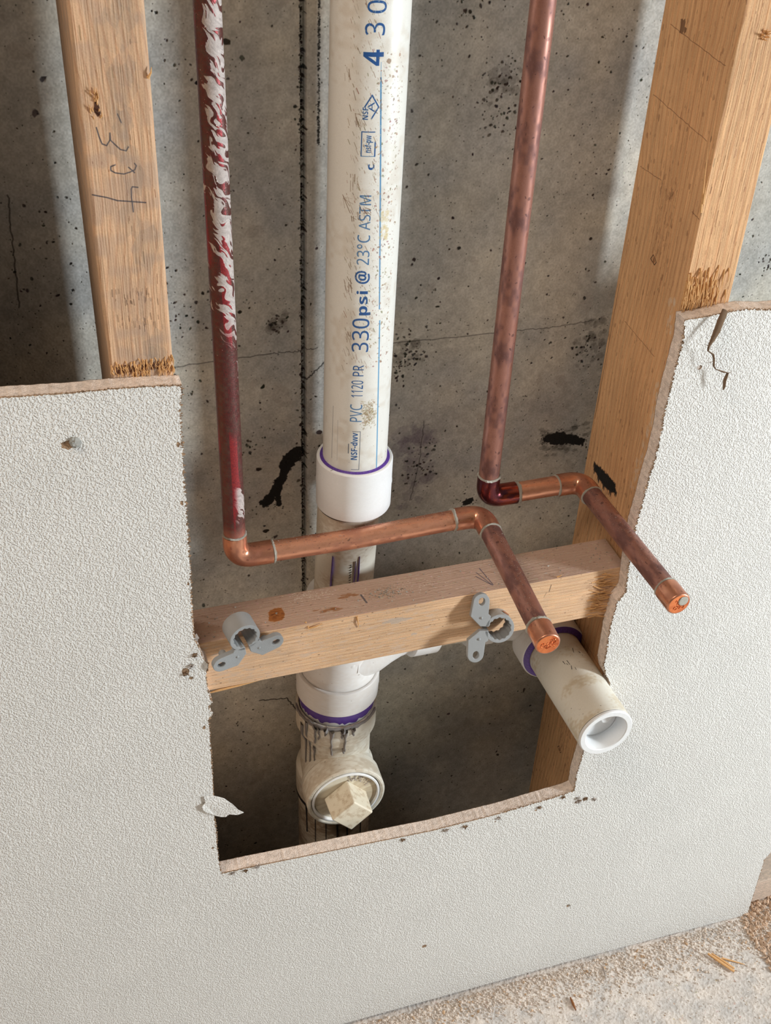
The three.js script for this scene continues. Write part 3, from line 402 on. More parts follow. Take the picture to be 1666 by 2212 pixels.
// blocking between the studs: local y runs along world x
const BX0 = XL + 38, BX1 = XR, BT = 553.5, BB = 504.5, BD = 38;
const blockMat = wood(1024, 2048, 174, 512, 261, [216, 178, 140], { wander: 12, pitch: 3.1, contrast: 0.04, fibre: 0.12, flecks: 800, dust: 0.25, dustCol: [196, 164, 140] }, (g, to, sx, sy, R) => {
  const v = (x) => x - BX0, T = (x, z) => to(z - (ZF - BD), v(x)), F = (x, y) => to(BD + (BT - y), v(x));
  // dusty, mauve-grey top with plaster dust grains, resin stain, pencil ticks
  { const a = T(BX0, ZF - BD), b = T(BX1, ZF); g.fillStyle = 'rgba(178,152,140,0.8)'; g.fillRect(a[0], b[1], b[0] - a[0], a[1] - b[1]); }
  for (let i = 0; i < 2600; i++) { const x = lerp(BX0, BX1, R()); g.fillStyle = `rgba(${176 + R() * 50 | 0},${158 + R() * 44 | 0},${148 + R() * 40 | 0},${0.1 + R() * 0.45})`; blob(g, ...T(x, ZF - BD + R() * BD), 0.6 + R() * R() * 4, R, 8, 1.5, 0); }
  for (let i = 0; i < 500; i++) { g.fillStyle = `rgba(226,216,206,${0.2 + R() * 0.5})`; const k = R() < 0.5 ? [-16, -43, 22, 7] : [50, -33, 40, 12]; blob(g, ...T(k[0] + (R() + R() - 1) * k[2], k[1] + (R() + R() - 1) * k[3]), 0.6 + R() * 2.4, R, 8); }
  for (let i = 0; i < 260; i++) { g.fillStyle = `rgba(88,60,46,${0.2 + R() * 0.4})`; blob(g, ...T(lerp(BX0, BX1, R()), ZF - BD + R() * BD), 0.6 + R() * 2, R, 7, 1.6); }
  const st = [[-51.4, -33.3], [-46.2, -35.7], [-41.6, -35.2], [-40.9, -31.1], [-40.5, -27.1], [-44, -21.7], [-49.6, -21.3], [-53.8, -23.1]].map((p) => T(...p));
  g.fillStyle = 'rgba(172,104,44,0.5)'; ragged(g, st, R, 8); g.fillStyle = 'rgba(150,84,30,0.75)'; ragged(g, st, R, 4); for (let i = 0; i < 24; i++) { g.fillStyle = 'rgba(96,48,16,0.4)'; blob(g, ...T(-51 + R() * 10, -34 + R() * 10), 1 + R() * 3, R, 8, 2); }
  g.fillStyle = 'rgba(140,88,46,0.45)'; for (let i = 0; i < 10; i++) blob(g, ...T(-20 + R() * 20, -26 + R() * 4), 4 + R() * 5, R, 9, 2.4); for (let i = 0; i < 10; i++) blob(g, ...T(5 + R() * 14, -38 + R() * 5), 3 + R() * 5, R, 9, 2.4);
  stroke(g, [T(20.6, -33.9), T(22.4, -24)], 6, 'rgba(74,70,78,0.75)', R, 1); stroke(g, [T(114, -31.4), T(122.2, -19)], 3, 'rgba(64,60,76,0.8)', R, 1); stroke(g, [T(120.5, -40.2), T(123.6, -18.6)], 3, 'rgba(64,60,80,0.7)', R, 1); stroke(g, [T(116, -36), T(123, -18)], 4, 'rgba(64,60,80,0.5)', R, 1);
  // lower-left of the front is greyed with dust
  for (let i = 0; i < 700; i++) { g.fillStyle = `rgba(200,176,158,${0.16 + R() * 0.3})`; blob(g, ...F(BX0 + R() * 185, BT - R() * 46), 1 + R() * R() * 9, R, 9, 2.2); }
  g.fillStyle = 'rgba(182,166,152,0.75)'; blob(g, ...F(44, 540.5), 17, R, 14, 2.6); blob(g, ...F(58, 523), 7, R, 10, 2);
  for (let i = 0; i < 160; i++) { g.fillStyle = `rgba(70,46,32,${0.3 + R() * 0.4})`; blob(g, ...F(lerp(BX0, BX1, R()), BT - R() * 48), 0.6 + R() * 1.6, R, 7, 1.5); }
  stroke(g, [F(171, 548), F(170, 541)], 2.2, 'rgba(60,44,34,0.8)', R, 1); stroke(g, [F(168, 541), F(166, 536)], 1.6, 'rgba(60,44,34,0.5)', R, 1);
  for (let i = 0; i < 40; i++) { const [x, y] = F(200 + R() * 26, 528 + R() * 18); stroke(g, [[x, y], [x + (R() - 0.5) * 4, y - 8 - R() * 22]], 1 + R() * 2, `rgba(92,58,34,${0.25 + R() * 0.4})`); }
});
{
  const t = thing('wood_blocking', 'short horizontal wood block nailed between the two studs', 'block', [(BX0 + BX1) / 2, BB, ZF - BD / 2]);
  const g = lumber(BT - BB, BD, BX1 - BX0, 1.2, 174, 512, 0, 321, 0.25); g.rotateZ(-Math.PI / 2); g.translate(BX0, (BT + BB) / 2, ZF - BD / 2); mesh('block_body', g, blockMat, t);
  const R = rng(323);
  mesh('long_splinter', [sweep([[-103, 501.8, ZF - 0.6], [-96, 503.2, ZF - 0.2], [-80, 504, ZF - 0.3], [-60, 505.2, ZF - 0.8]], [0.5, 1.1, 0.9, 0.2], 6)], fibreWood, t);
  for (const [a, b] of [[[-28, BT, ZF - 3], [-26.6, BT - 3.5, ZF + 1.6]], [[-26, BT - 4, ZF + 0.4], [-16, BT - 1, ZF + 0.8]], [[11, BT - 1, ZF + 0.2], [12.4, BT - 12, ZF + 0.5]], [[176, BT + 0.3, ZF - 2], [179, BT + 2.4, ZF - 1]]]) mesh('wood_chip', [sliver(a, b, 0.8, 0.3, R)], fibreWood, t);
  const s = []; for (let i = 0; i < 70; i++) { const y = BB + R() * 46, x = 214 + R() * 14; s.push(sliver([x - 4 - R() * 9, y + (R() - 0.5) * 2, ZF - 0.3], [x + 2, y + (R() - 0.5) * 7, ZF + 0.6 + R() * 2.6], 0.3 + R() * 0.4, 0.1, R)); } mesh('torn_wood_fibres', s, fibreWood, t, { kind: 'stuff' });
  const d = []; for (let i = 0; i < 260; i++) { const q = new THREE.TetrahedronGeometry(0.25 + R() * R() * 1.1); q.rotateX(R() * 6); q.rotateY(R() * 6); const cl = R() < 0.4; q.translate(cl ? 40 + (R() + R() - 1) * 18 : lerp(BX0 + 4, BX1 - 4, R()), BT + 0.2, cl ? -31 + (R() + R() - 1) * 8 : ZF - 1 - R() * 35); d.push(q); } mesh('plaster_crumbs', d, paperWhite, t, { kind: 'stuff' });
}
{ const t = thing('sole_plate', 'flat wood plate on the floor behind the right end of the drywall', 'lumber', [600, 0, ZF - 44.5]);
  const g = lumber(38, 89, 700, 1.5, PER, VL, 0, 331, 0.3); g.rotateZ(-Math.PI / 2); g.translate(278, 19, ZF - 44.5); mesh('plate_body', g, rough(333, [212, 190, 172], 0.14, 10, 60, 0.0006), t); }

// ---------------------------------------------------------------- drywall
{
  const t = thing('drywall_panel', 'white textured drywall sheet with a ragged U-shaped cutout around the pipes', 'drywall', [-150, 0.5, -6]);
  const E = 1;
  const outline = [[-1400, 7, 0], [20, 7, 0], [262, 6, 0.15], [440, 1.6, 0.3], [479, 0.6, 0.6], [482.9, 3.5, 0.6], [480.3, 56, 0.8], [477.8, 102, 0.8], [482.9, 113, 0.9], [487, 160, 0.9], [488, 300, 0.6], [488, 779, 0.8],
    [299.3, 779.4, 0.9], [280, 782, 0.8], [262.7, 781.8, 0.5], [251, 780.2, 0.3], [232.6, 779.6, 1.1],
    [234.4, 762, 1.1], [233.4, 744, 1.1], [232.5, 727, 1.1], [232, 708, 1.1], [233.1, 688.6, 1.1], [232.4, 666, 1.1], [230.7, 647.7, 1.2], [230, 628.7, 1.1], [228.2, 604.5, 1.1], [229.3, 568, 1.1], [231.6, 537, 1.3], [226, 528, 1.0], [224.6, 502, 1.0], [226, 458, 0.9], [229, 447, 0.4], [236.0, 434, 0], [236.6, 410, 0], [230, 398, 0.3], [225, 388, 0.8], [223.4, 344, 0.8], [221.5, 321, 1.0], [222.3, 299, 1.2],
    [216, 297, 1.1], [150, 291, 0.35], [83, 289.6, 0.25], [9, 293.7, 0.2], [-80, 298.4, 0.5], [-105.6, 299.3, 0.8],
    [-106.9, 317, 0.7], [-107.2, 336, 0.7], [-107.1, 354, 0.8], [-107.8, 372, 0.4], [-107.2, 398, 0.3], [-106.9, 422, 0.8], [-106.7, 486, 1.1], [-103.9, 493.7, 1.2], [-106.3, 500.3, 0.9], [-103, 505.2, 0.9], [-104.4, 511.4, 0.7], [-106, 520.5, 0.6], [-106.4, 532.4, 0.6], [-103.7, 544.7, 0.4], [-107.1, 549.8, 0.4], [-109.7, 562.6, 0.6], [-112.8, 571.4, 1.0], [-113, 590, 1.1], [-111.4, 634, 1.1], [-111, 668, 1.1], [-111.1, 695, 1.1], [-110.6, 721, 1.1], [-110.1, 760, 1.2], [-107.6, 776.5, 0.6],
    [-128.6, 778.8, 0.5], [-152, 779.9, 0.5], [-174.7, 780.6, 0.4], [-211.5, 783, 0.3], [-236, 783.4, 0.2], [-238, 2438, 0], [-1400, 2438, 0]];
  const R = rng(401);
  const scr = (x, y, r, sq) => spot(x, y, r, R, 12, sq);
  const faceHoles = [scr(-178.6, 745.4, 4.0, 0.85), scr(88.2, 109.2, 2.6, 1.1), scr(243.4, 113.2, 2.0, 1.2)];
  for (const [x, y, r, q] of [[229, 281.5, 3.4, 0.7], [236, 283.6, 2.8, 0.8], [245.5, 280, 1.7, 0.8], [189, 286.5, 2.0, 1.0], [186, 283.5, 1.3, 1], [148, 285.6, 1.5, 1.4], [146, 281, 0.9, 1], [116, 284.8, 1.6, 0.8], [97, 286, 1.4, 0.6], [57, 286.6, 2.2, 0.45], [-120.5, 541, 3.0, 1.4], [-117, 534, 1.6, 1], [-113.5, 690, 1.0, 2], [-112.8, 735, 1.1, 2], [-113.5, 622, 0.9, 2], [-110.5, 480, 1.2, 2], [-111.2, 336, 1.3, 1.2], [239, 552, 0.8, 1]]) faceHoles.push(scr(x, y, r, q));
  const nailHole = []; for (let i = 0; i < 14; i++) { const a = -i / 14 * 6.283; nailHole.push([252.4 + Math.cos(a) * 1.9, 740.3 + Math.sin(a) * 1.9]); }
  const metreUV = (g) => { const u = g.attributes.uv; for (let i = 0; i < u.count; i++) u.setXY(i, u.getX(i) / 1000, u.getY(i) / 1000); return g; };
  const core = torn(outline.map((p) => [p[0], p[1], Math.min(p[2], 0.35)]), 2.5, rng(402), 0.8);
  mesh('gypsum_core', [metreUV(extrude(core, -12.7, -0.8))], gypsum, t, { label: 'pinkish grey gypsum core showing along the cut edges' });
  mesh('back_paper', [metreUV(extrude(core, -13.1, -12.7))], rough(409, [118, 100, 84], 0.2, 10, 60, 0), t, { label: 'grey brown paper on the back of the board' });
  mesh('kraft_paper', [metreUV(extrude(torn(outline, 0.8, rng(403), 1.5, 0.25), -0.8, -0.32, [nailHole]))], kraft, t, { label: 'brown kraft paper fraying at the cut edges' });
  mesh('painted_face', [metreUV(extrude(torn(outline, 0.8, rng(404), 1.25, -0.35), -0.32, 0, [...faceHoles, nailHole]))], drywallPaint, t, { label: 'white stippled painted face' });
  // frayed paper fibres along the torn edges
  const Rf = rng(405), fz = []; for (let i = 0; i < outline.length; i++) { const a = outline[i], b = outline[(i + 1) % outline.length]; if (a[2] < 0.5 || a[0] < -300) continue; const L = Math.hypot(b[0] - a[0], b[1] - a[1]), nx = (b[1] - a[1]) / L, ny = -(b[0] - a[0]) / L; for (let k = 0; k < L * 0.5; k++) { const q = Rf(), x = lerp(a[0], b[0], q), y = lerp(a[1], b[1], q), l = 0.6 + Rf() * Rf() * 2.6, j = (Rf() - 0.5) * 2; const g = new THREE.ConeGeometry(0.14 + Rf() * 0.22, l, 4, 1); g.applyQuaternion(new THREE.Quaternion().setFromUnitVectors(V(0, 1, 0), V(nx + ny * j, ny - nx * j, (Rf() - 0.3)).normalize())); g.translate(x + nx * 0.3, y + ny * 0.3, -0.4 + Rf() * 0.5); fz.push(g); } }
  mesh('frayed_fibres', fz, kraft, t, { kind: 'stuff' });
  // curl of torn facing paper over the cavity
  const flap = extrude([[-114.9, 403.5], [-107.1, 401], [-102.3, 397.7], [-99, 395.5], [-95.5, 390.6], [-93, 387.5], [-90.4, 382.7], [-88.5, 379], [-84.3, 374.4], [-89.4, 373.4], [-96.1, 375.7], [-98.9, 373], [-103, 374], [-106.9, 376.9], [-113.8, 382.4], [-116.5, 388.9], [-117.2, 393.8], [-114.4, 395.6]].reverse(), 0, 0.7);
  { const p = flap.attributes.position; for (let i = 0; i < p.count; i++) { const x = p.getX(i); p.setZ(i, p.getZ(i) + 0.05 + 2.4 * sm(-112, -119, x) + 1.2 * sm(-104, -90, x)); } flap.computeVertexNormals(); }
  mesh('torn_paper_flap', [metreUV(flap)], drywallPaint, t, { label: 'leaf shaped flap of torn facing paper' });
  // paper strand hanging in front of the right-hand piece
  const S = [[262, 781.6, 0.2], [260, 785, 3], [256.6, 779, 5.5], [253.9, 772.3, 7.5], [251.4, 766, 8.2], [249.8, 762.2, 8.4], [250, 758.2, 8.2], [255.3, 754.3, 7.6], [257, 750, 7.6], [257.9, 744.9, 7.8], [259.9, 742.4, 8], [263.5, 740.8, 8.2], [267.3, 739.2, 8.6], [270.1, 738.4, 8.6], [269.8, 735, 8.4], [269.4, 732.2, 8.2], [270.6, 727, 7.6], [270.8, 723.7, 7.2]];
  mesh('hanging_paper_strand', [sweep(S, [1.4, 2.2, 2.4, 2.3, 1.5, 0.9, 0.7, 0.9, 0.7, 0.7, 0.6, 0.9, 1.3, 1.0, 1.2, 1.3, 1.2, 0.5], 8, false, 40, 0.35)], kraft, t, { label: 'twisted brown strand of torn paper' });
  mesh('strand_fibres', [sliver([249.6, 762, 8.4], [246.5, 763.5, 8], 0.3, 0.1, R), sliver([257, 749, 7.6], [251, 748, 7], 0.25, 0.08, R), sliver([270.2, 738.4, 8.6], [272.6, 739.4, 8.8], 0.3, 0.1, R), sliver([256, 777, 6], [261, 776.4, 6.5], 0.25, 0.08, R)], kraft, t);
  // filler lump beside the torn screw hole, small lifted chips
  { const g = new THREE.IcosahedronGeometry(1, 3); const p = g.attributes.position, Rb = rng(407), n = vn(16, 16, 5, 5, 9); for (let i = 0; i < p.count; i++) { const k = 0.8 + 0.5 * n[((Math.abs(p.getX(i)) * 15 | 0) * 16 + (Math.abs(p.getY(i)) * 15 | 0)) % 256]; p.setXYZ(i, p.getX(i) * 3.1 * k, p.getY(i) * 3.6 * k, p.getZ(i) * 2.0 * k); } g.computeVertexNormals(); g.rotateZ(0.5); g.translate(-173.7, 746.8, 0.4); mesh('filler_lump', [g], spackle, t, { label: 'white lump of filler beside the torn screw hole' }); }
  mesh('lifted_chip', [sweep([[243.6, 114.4, 0], [244.6, 115.2, 1.2], [245, 115.6, 1.8]], [1.2, 0.9, 0.4], 8, true, 40, 0.4)], paperWhite, t);
  for (let i = 0; i < 16; i++) { const [x, y] = [[229, 281.5], [236, 283.6], [245.5, 280], [189, 287], [148, 285], [116, 285], [97, 287], [57, 287], [-95, 297], [-85, 296.5], [-75, 298.5], [-120, 540], [-116, 546], [-113, 556], [228, 287], [212, 294]][i]; const g = []; for (let k = 0; k < 5; k++) { const a = R() * 6.28; g.push(sweep([[x + (R() - 0.5) * 4, y + (R() - 0.5) * 3, 0.1], [x + (R() - 0.5) * 6, y + (R() - 0.5) * 4, 0.8 + R() * 1.2]], [0.9 + R() * 0.9, 0.4], 6, true, 40, 0.4)); } mesh('torn_paper_shred', g, i % 2 ? kraft : gypsum, t); }
  { const g = []; for (const [x, y, w, h] of [[-112, 556, 5, 8], [-109.5, 541, 5, 6], [-112, 566, 4, 6]]) for (let k = 0; k < 8; k++) { const q = new THREE.TetrahedronGeometry(1.4 + R() * 2); q.rotateX(R() * 6); q.rotateZ(R() * 6); q.translate(x + (R() - 0.5) * w, y + (R() - 0.5) * h, -2.5 - R() * 3); g.push(q); } mesh('crumbled_gypsum', g, gypsum, t); }
}

// ---------------------------------------------------------------- pvc drain
{
  const t = thing('drain_pipe', 'white plastic drain riser with branch stub and square headed cleanout plug', 'pipe', [21, 0, -93]);
  const ax = (y) => y > 603 ? [29.8 + 0.006 * (y - 800), -87] : [y > 500 ? lerp(23, 25, (y - 500) / 100) : lerp(21, 23, Math.max(0, (y - 400) / 100)), lerp(-94.5, -87.2, Math.max(0, (y - 400) / 200))];
  const at = (y) => [ax(y)[0], y, ax(y)[1]];
  // printed riser
  { const y0 = 610, y1 = RH, [xa, , za] = at(y0), [xb, , zb] = at(1000), top = [xa + (xb - xa) * (y1 - y0) / 390, y1, za]; const d = V(top[0] - xa, y1 - y0, top[2] - za); const g = lathe([[24.15, 0], [24.15, d.length()]], [xa, y0, za], d.toArray(), 96); const p = g.attributes.position, uv = g.attributes.uv; for (let i = 0; i < uv.count; i++) uv.setY(i, (p.getY(i) - 590) / 410); mesh('riser_pipe', g, riserMat, t, { label: 'riser pipe printed with blue lettering' }); }
  const low = (a, b, r, mat, name, o) => { const [A, B] = [V(...at(a)), V(...at(b))], d = B.clone().sub(A); return mesh(name, lathe([[r, 0], [r, d.length()]], A.toArray(), d.toArray(), 64), mat, t, o); };
  const hub = (y0, y1, r, ri, mat, name, o, bev = 1.2) => { const A = V(...at(y0)), d = V(...at(y1)).sub(A), L = d.length(); return mesh(name, lathe([[ri, 1.5], [ri, 0.3], [ri + 0.4, 0], [r - bev, 0], [r - bev * 0.3, bev * 0.3], [r, bev], [r, L * 0.47], [r + 0.35, L * 0.5], [r, L * 0.53], [r, L - bev], [r - bev * 0.3, L - bev * 0.3], [r - bev, L], [ri + 0.4, L], [ri, L - 0.4], [ri, L - 2]], A.toArray(), d.toArray(), 72), mat, t, o); };
  hub(604, 647, 28.9, 24.3, pvcWhite, 'coupling', { label: 'clean white slip coupling' });
  const ringAt = (y, r, h, mat, name, seed, jag) => { const A = V(...at(y)), d = V(...at(y + 10)).sub(A).normalize(), R = rng(seed), n = 96, pos = [], idx = [], q = new THREE.Quaternion().setFromUnitVectors(V(0, 1, 0), d); const e = []; for (let i = 0; i < n; i++) e.push([(R() - 0.5) * jag, (R() - 0.5) * jag * 0.5]); for (let i = 0; i <= n; i++) { const a = i / n * 6.28318, k = e[i % n]; for (const yy of [-h + k[0], k[1]]) { const v = V(Math.sin(a) * r, yy, Math.cos(a) * r).applyQuaternion(q).add(A); pos.push(v.x, v.y, v.z); } } for (let i = 0; i < n; i++) idx.push(i * 2, i * 2 + 2, i * 2 + 1, i * 2 + 1, i * 2 + 2, i * 2 + 3); const g = new THREE.BufferGeometry(); g.setAttribute('position', new THREE.Float32BufferAttribute(pos, 3)); g.setIndex(idx); g.computeVertexNormals(); return mesh(name, g, mat, t); };
  { const A = V(...at(647)); mesh('primer_ring', lathe([[24.2, 0.9], [25.4, 0.5], [26.4, 0.15], [26.5, -0.5]], A.toArray(), [0.006, 1, 0], 72), primer, t, { label: 'purple primer in the coupling joint' }); }
  // lower riser and its print
  low(500, 602.5, 24.15, pvcOld, 'lower_pipe');
  ringAt(604, 24.35, 2.2, primer, 'primer_ring', 503, 2);
  { const P = (a, y, r = 24.4) => { const [x, , z] = at(y), q = a * Math.PI / 180; return [x + Math.sin(q) * r, y, z + Math.cos(q) * r]; };
    const strip = (pts, w) => sweep(pts, w, 8, true, 100, 0.25);
    mesh('primer_run', [strip([P(9, 566), P(9, 550), P(8, 536), P(7, 528), P(9, 520), P(10, 508)], [0.8, 2.0, 1.8, 2.6, 1.6, 1.6]), strip([P(-42, 566), P(-43, 540), P(-43, 512)], [1.4, 2.2, 2.0]), strip([P(2, 562), P(1.5, 545), P(0, 530)], [0.5, 1.3, 0.4])], primer, t, { label: 'run of purple primer down the pipe' });
    const letters = []; const R = rng(507); for (let i = 0; i < 13; i++) letters.push(sweep([P(-8.5 - R(), 527 + i * 2.6), P(-4.5 - R(), 528 + i * 2.6 + (R() - 0.5))], [0.28, 0.28], 5, true, 100, 1)); mesh('pipe_print', [...letters, strip([P(-2, 524), P(-1.5, 562)], [0.3, 0.3]), strip([P(-2, 524), P(-7, 524)], [0.3, 0.3])], blackCement, t); }
  // sanitary tee behind the block
    hub(474, 507, 30.5, 24.4, pvcNew, 'tee_upper_hub');
  { const a = V(...at(398)), d = V(...at(478)).sub(a); mesh('tee_body', [lathe([[33.2, 0], [33.2, 26], [32.4, 29], [31.2, 31], [31.0, 34], [31.0, 62], [30, 80]], a.toArray(), d.toArray(), 72), sweep([[22, 444, -93.5], [34, 444.5, -94.4], [46, 446, -95.2], [58, 450, -96], [70, 452.6, -96.5], [82, 453.4, -97]], [31, 31, 30, 27.6, 25.8, 25.2], 48)], pvcNew, t, { label: 'white drain tee with its swept branch' });
    const pip = lathe([[0.2, 1.0], [2.4, 0.8], [3.0, 0.2], [3.1, -0.6]], [24.4, 450.5, -62.6], [0.05, 0, 1], 24); mesh('mould_mark', [pip, sweep([[30, 455, -63.0], [29.6, 441, -62.6]], [0.35, 0.35], 5)], pvcNew, t); }
  hub(395, 424, 36.2, 33.2, pvcNew, 'tee_lower_hub', null, 1.6);
  { const [x, , z] = at(392); mesh('joint_pipe', lathe([[33.4, 0], [33.4, 18]], [x, 379, z], [0, 1, 0], 64), pvcWhite, t); }
  ringAt(394.5, 33.62, 10.5, primer, 'primer_ring', 511, 3.4);
  // arm to the stub
  const arm = [[82, 454.4, -96], [106, 452.6, -97.5], [138, 449.6, -99], [160, 447.4, -100]];
  const dirv = (a, b) => [b[0] - a[0], b[1] - a[1], b[2] - a[2]];
  const hubAt = (a, b, r, ri, mat, name) => { const d = V(...dirv(a, b)), L = d.length(); return mesh(name, lathe([[ri, 1], [ri, 0], [r - 1, 0], [r, 1], [r, L - 1], [r - 1, L], [ri, L], [ri, L - 1]], a, d.toArray(), 56), mat, t); };
  hubAt(arm[0], arm[1], 29, 24.3, pvcNew, 'tee_branch_hub');
  mesh('arm_pipe', sweep([arm[0], arm[1], arm[2], arm[3]], 24.15, 48), pvcOld, t);
  hubAt(arm[2], arm[3], 28.8, 24.3, pvcNew, 'elbow_hub');
  const SX = 211, SY = 420.5;
  mesh('elbow', sweep(bend([158, 447.7, -100], [SX, 437, -100], [SX - 0.4, 423.5, -70], 30, 14), 26.4, 48), pvcNew, t, { label: 'white elbow turning out of the wall' });
  mesh('elbow_outlet_hub', lathe([[24.3, 22], [24.3, 24], [29.6, 24], [30.6, 23], [30.6, 2], [29, 0], [26, -3]], [SX - 0.3, 423.2, -82], [0, 0.02, 1], 64), pvcNew, t);
  mesh('primer_ring', lathe([[24.25, 26.2], [25.2, 25.0], [27.4, 24.25], [29.2, 24.2], [29.4, 23.9]], [SX - 0.3, 423.2, -82], [0, 0.02, 1], 64), primer, t, { label: 'purple primer around the branch stub joint' });
  // stub and its test cap
  const sd = [0.012, 0.02, 1], S0 = [SX - 0.2, 422.8, -72], S1 = [SX + 1.1, 425, 40.2];
  mesh('branch_stub', lathe([[24.15, 0], [24.15, V(...dirv(S0, S1)).length() - 0.8], [23.6, V(...dirv(S0, S1)).length()]], S0, dirv(S0, S1), 72), pvcStub, t, { label: 'stained white plastic stub pipe reaching into the room' });
  mesh('test_cap', [lathe(sharp([[20.5, -24], [20.5, 0], [23.4, 0.2], [24, 0.8], [24, 2.6], [23.2, 3.4], [19.2, 3.4], [18.5, 2.8], [18.2, -11.4], [17.4, -13.4], [16.6, -12], [9, -11.4], [0.01, -11.4]]), S1, sd, 72), extrude([[-2, -1], [2, -2], [11, 8], [8, 12], [-9, 10]], -12.5, -6, [], 0.6).translate(S1[0] + 3, S1[1] + 3.5, S1[2])], pvcWhite, t, { label: 'white push-in test cap with a recessed centre' });
  { const R = rng(521), g = []; for (const [a, z] of [[-24, -25], [-20, -21], [-14, -17], [-9, -14], [-16, -24], [20, -32], [24, -28], [10, -36]]) { const q = a * Math.PI / 180; g.push(sweep([[SX + Math.sin(q) * 24.2, 423.4 + Math.cos(q) * 24.2, z], [SX + Math.sin(q) * 24.2 + (R() - 0.5) * 3, 423.4 + Math.cos(q) * 24.3, z + 2 + R() * 5]], [0.6, 0.5], 6, true, 50, 0.5)); } mesh('dirt_scale', g, blackCement, t); }
  // cleanout tee
  const cx = 20, cz = -93.5;
  mesh('cleanout_tee', [lathe([[33.5, 120.5], [35.0, 120.5], [36, 119.5], [36, 97], [35, 94.5], [32.6, 92.5], [31.6, 90], [31.6, 44], [33, 41], [35.6, 39], [36.2, 36], [36.2, 8], [35.4, 6]], [cx, 261, cz], [0, 1, 0], 72), sweep([[19.5, 305, -96], [18.4, 304.6, -80], [17.6, 304.2, -66]], [31.6, 32.4, 36], 64)], pvcOld, t, { label: 'grimy cleanout tee streaked with grey cement' });
  mesh('cleanout_hub', lathe(sharp([[35.4, 0], [36.2, 1], [36.2, 20.4], [35.6, 21.6], [34, 22], [32.6, 21.4], [31.4, 18]]), [17.6, 304.2, -66.6], [-0.02, 0, 1], 72), pvcOld, t);
  mesh('adapter_ring', lathe(sharp([[31.4, 15], [31.4, 21], [31, 21.8], [29.6, 21.8], [29.2, 21], [29.2, 15]]), [17.4, 304.2, -66.4], [-0.02, 0, 1], 72), pvcWhite, t);
  { const o = [17.1, 304.2, -47.2]; const plug = mesh('cleanout_plug', lathe([[29.1, -8], [29.1, -0.6], [28.5, 0], [0.01, 0.2]], o, [-0.02, 0, 1], 64), plugMat, t, { label: 'cream threaded plug with a square head' });
    const h = new RoundedBoxGeometry(28.4, 28.4, 25, 4, 1.6); const p = h.attributes.position; for (let i = 0; i < p.count; i++) { const k = 1 - 0.05 * (p.getZ(i) / 25 + 0.5); p.setX(i, p.getX(i) * k); p.setY(i, p.getY(i) * k); } h.computeVertexNormals(); h.rotateZ(Math.PI / 4 - 0.05); h.translate(16.5, 306.2, -34.5); mesh('square_head', h, plugMat, plug);
    const R = rng(531), g = []; for (let i = 0; i < 46; i++) { const q = new THREE.TetrahedronGeometry(0.3 + R() * 1.1); q.rotateX(R() * 6); q.rotateY(R() * 6); const a = 0.5 + R() * 1.0, r = 20 + R() * 7; q.translate(17 + Math.cos(a) * r, 304 + Math.sin(a) * r, -46.6); g.push(q); } mesh('plaster_crumbs', g, gypsum, plug, { kind: 'stuff' }); }
  // grey cement drips
  { const R = rng(541), P = (a, y, r) => { const q = a * Math.PI / 180; return [cx + Math.sin(q) * r, y, cz + Math.cos(q) * r]; };
    const col = []; for (let a = -100; a <= 60; a += 4) col.push(P(a, 380.6 + (R() - 0.5) * 1.0, 36.1)); mesh('cement_ring', sweep(col, col.map((_, i) => (i === 0 || i === col.length - 1 ? 0.3 : 1.6 + R() * 1.4)), 8, true, 60, 0.4), cement, t);
    const drip = (a, y0, y1, w, r = 36.15) => { const n = 9, pts = [], rad = []; for (let i = 0; i <= n; i++) { const k = i / n, y = lerp(y0, y1, k), rr = y > 357 ? r : lerp(r - 4, r, sm(351, 357, y)) ; pts.push(P(a + (R() - 0.5) * 2, y, y > 353.5 ? r : Math.max(31.9, rr))); rad.push(w * (k < 0.12 ? 2.6 : k < 0.25 ? 1.7 : k > 0.9 ? 1.25 : 1)); } return sweep(pts, rad, 8, true, 60, 0.4); };
    for (const [a, y0, y1, w] of [[-46, 381, 360, 1.9], [-40, 381, 366, 1.4], [-22, 380.5, 345, 2.0], [-3, 380.5, 347, 2.1], [-30, 381, 374, 2.2], [8, 381, 372, 2.2], [-7, 381, 371, 2.2]]) mesh('cement_drip', drip(a, y0, y1, w), cement, t);
    for (const [a, y0, y1, w] of [[-62, 380, 300, 1.0], [-72, 372, 262, 1.1], [-52, 348, 318, 0.9]]) mesh('cement_drip', drip(a, y0, y1, w, 36.15), cement, t); }
  mesh('outlet_pipe', lathe([[34.2, 0], [34.2, 272]], [cx, 0, cz], [0, 1, 0], 64), pvcDirty, t);
  { const [x, z] = [cx, cz], R = rng(551); const g = []; for (let k = 0; k < 2; k++) g.push(lathe([[34.3, 0], [35.6, 1.2], [36.3, 3.2], [36.25, 5.6 - k * 2]], [x, 263 - k * 1.2, z], [0, 1, 0], 72)); mesh('black_joint_ring', g, blackCement, t, { label: 'black cement squeezed out below the tee' });
    const P = (a, y, r = 34.35) => { const q = a * Math.PI / 180; return [x + Math.sin(q) * r, y, z + Math.cos(q) * r]; }; for (const [a, y1, w] of [[-66, 226, 1.3], [-48, 205, 0.8], [-12, 214, 2.4], [4, 222, 2.0], [-30, 212, 0.7], [30, 225, 1.1]]) mesh('cement_drip', sweep([P(a, 266), P(a + 1, 250), P(a + 2, y1 + 6), P(a + 2, y1)], [w * 1.8, w, w * 0.8, w], 8, true, 60, 0.4), blackCement, t); }
}

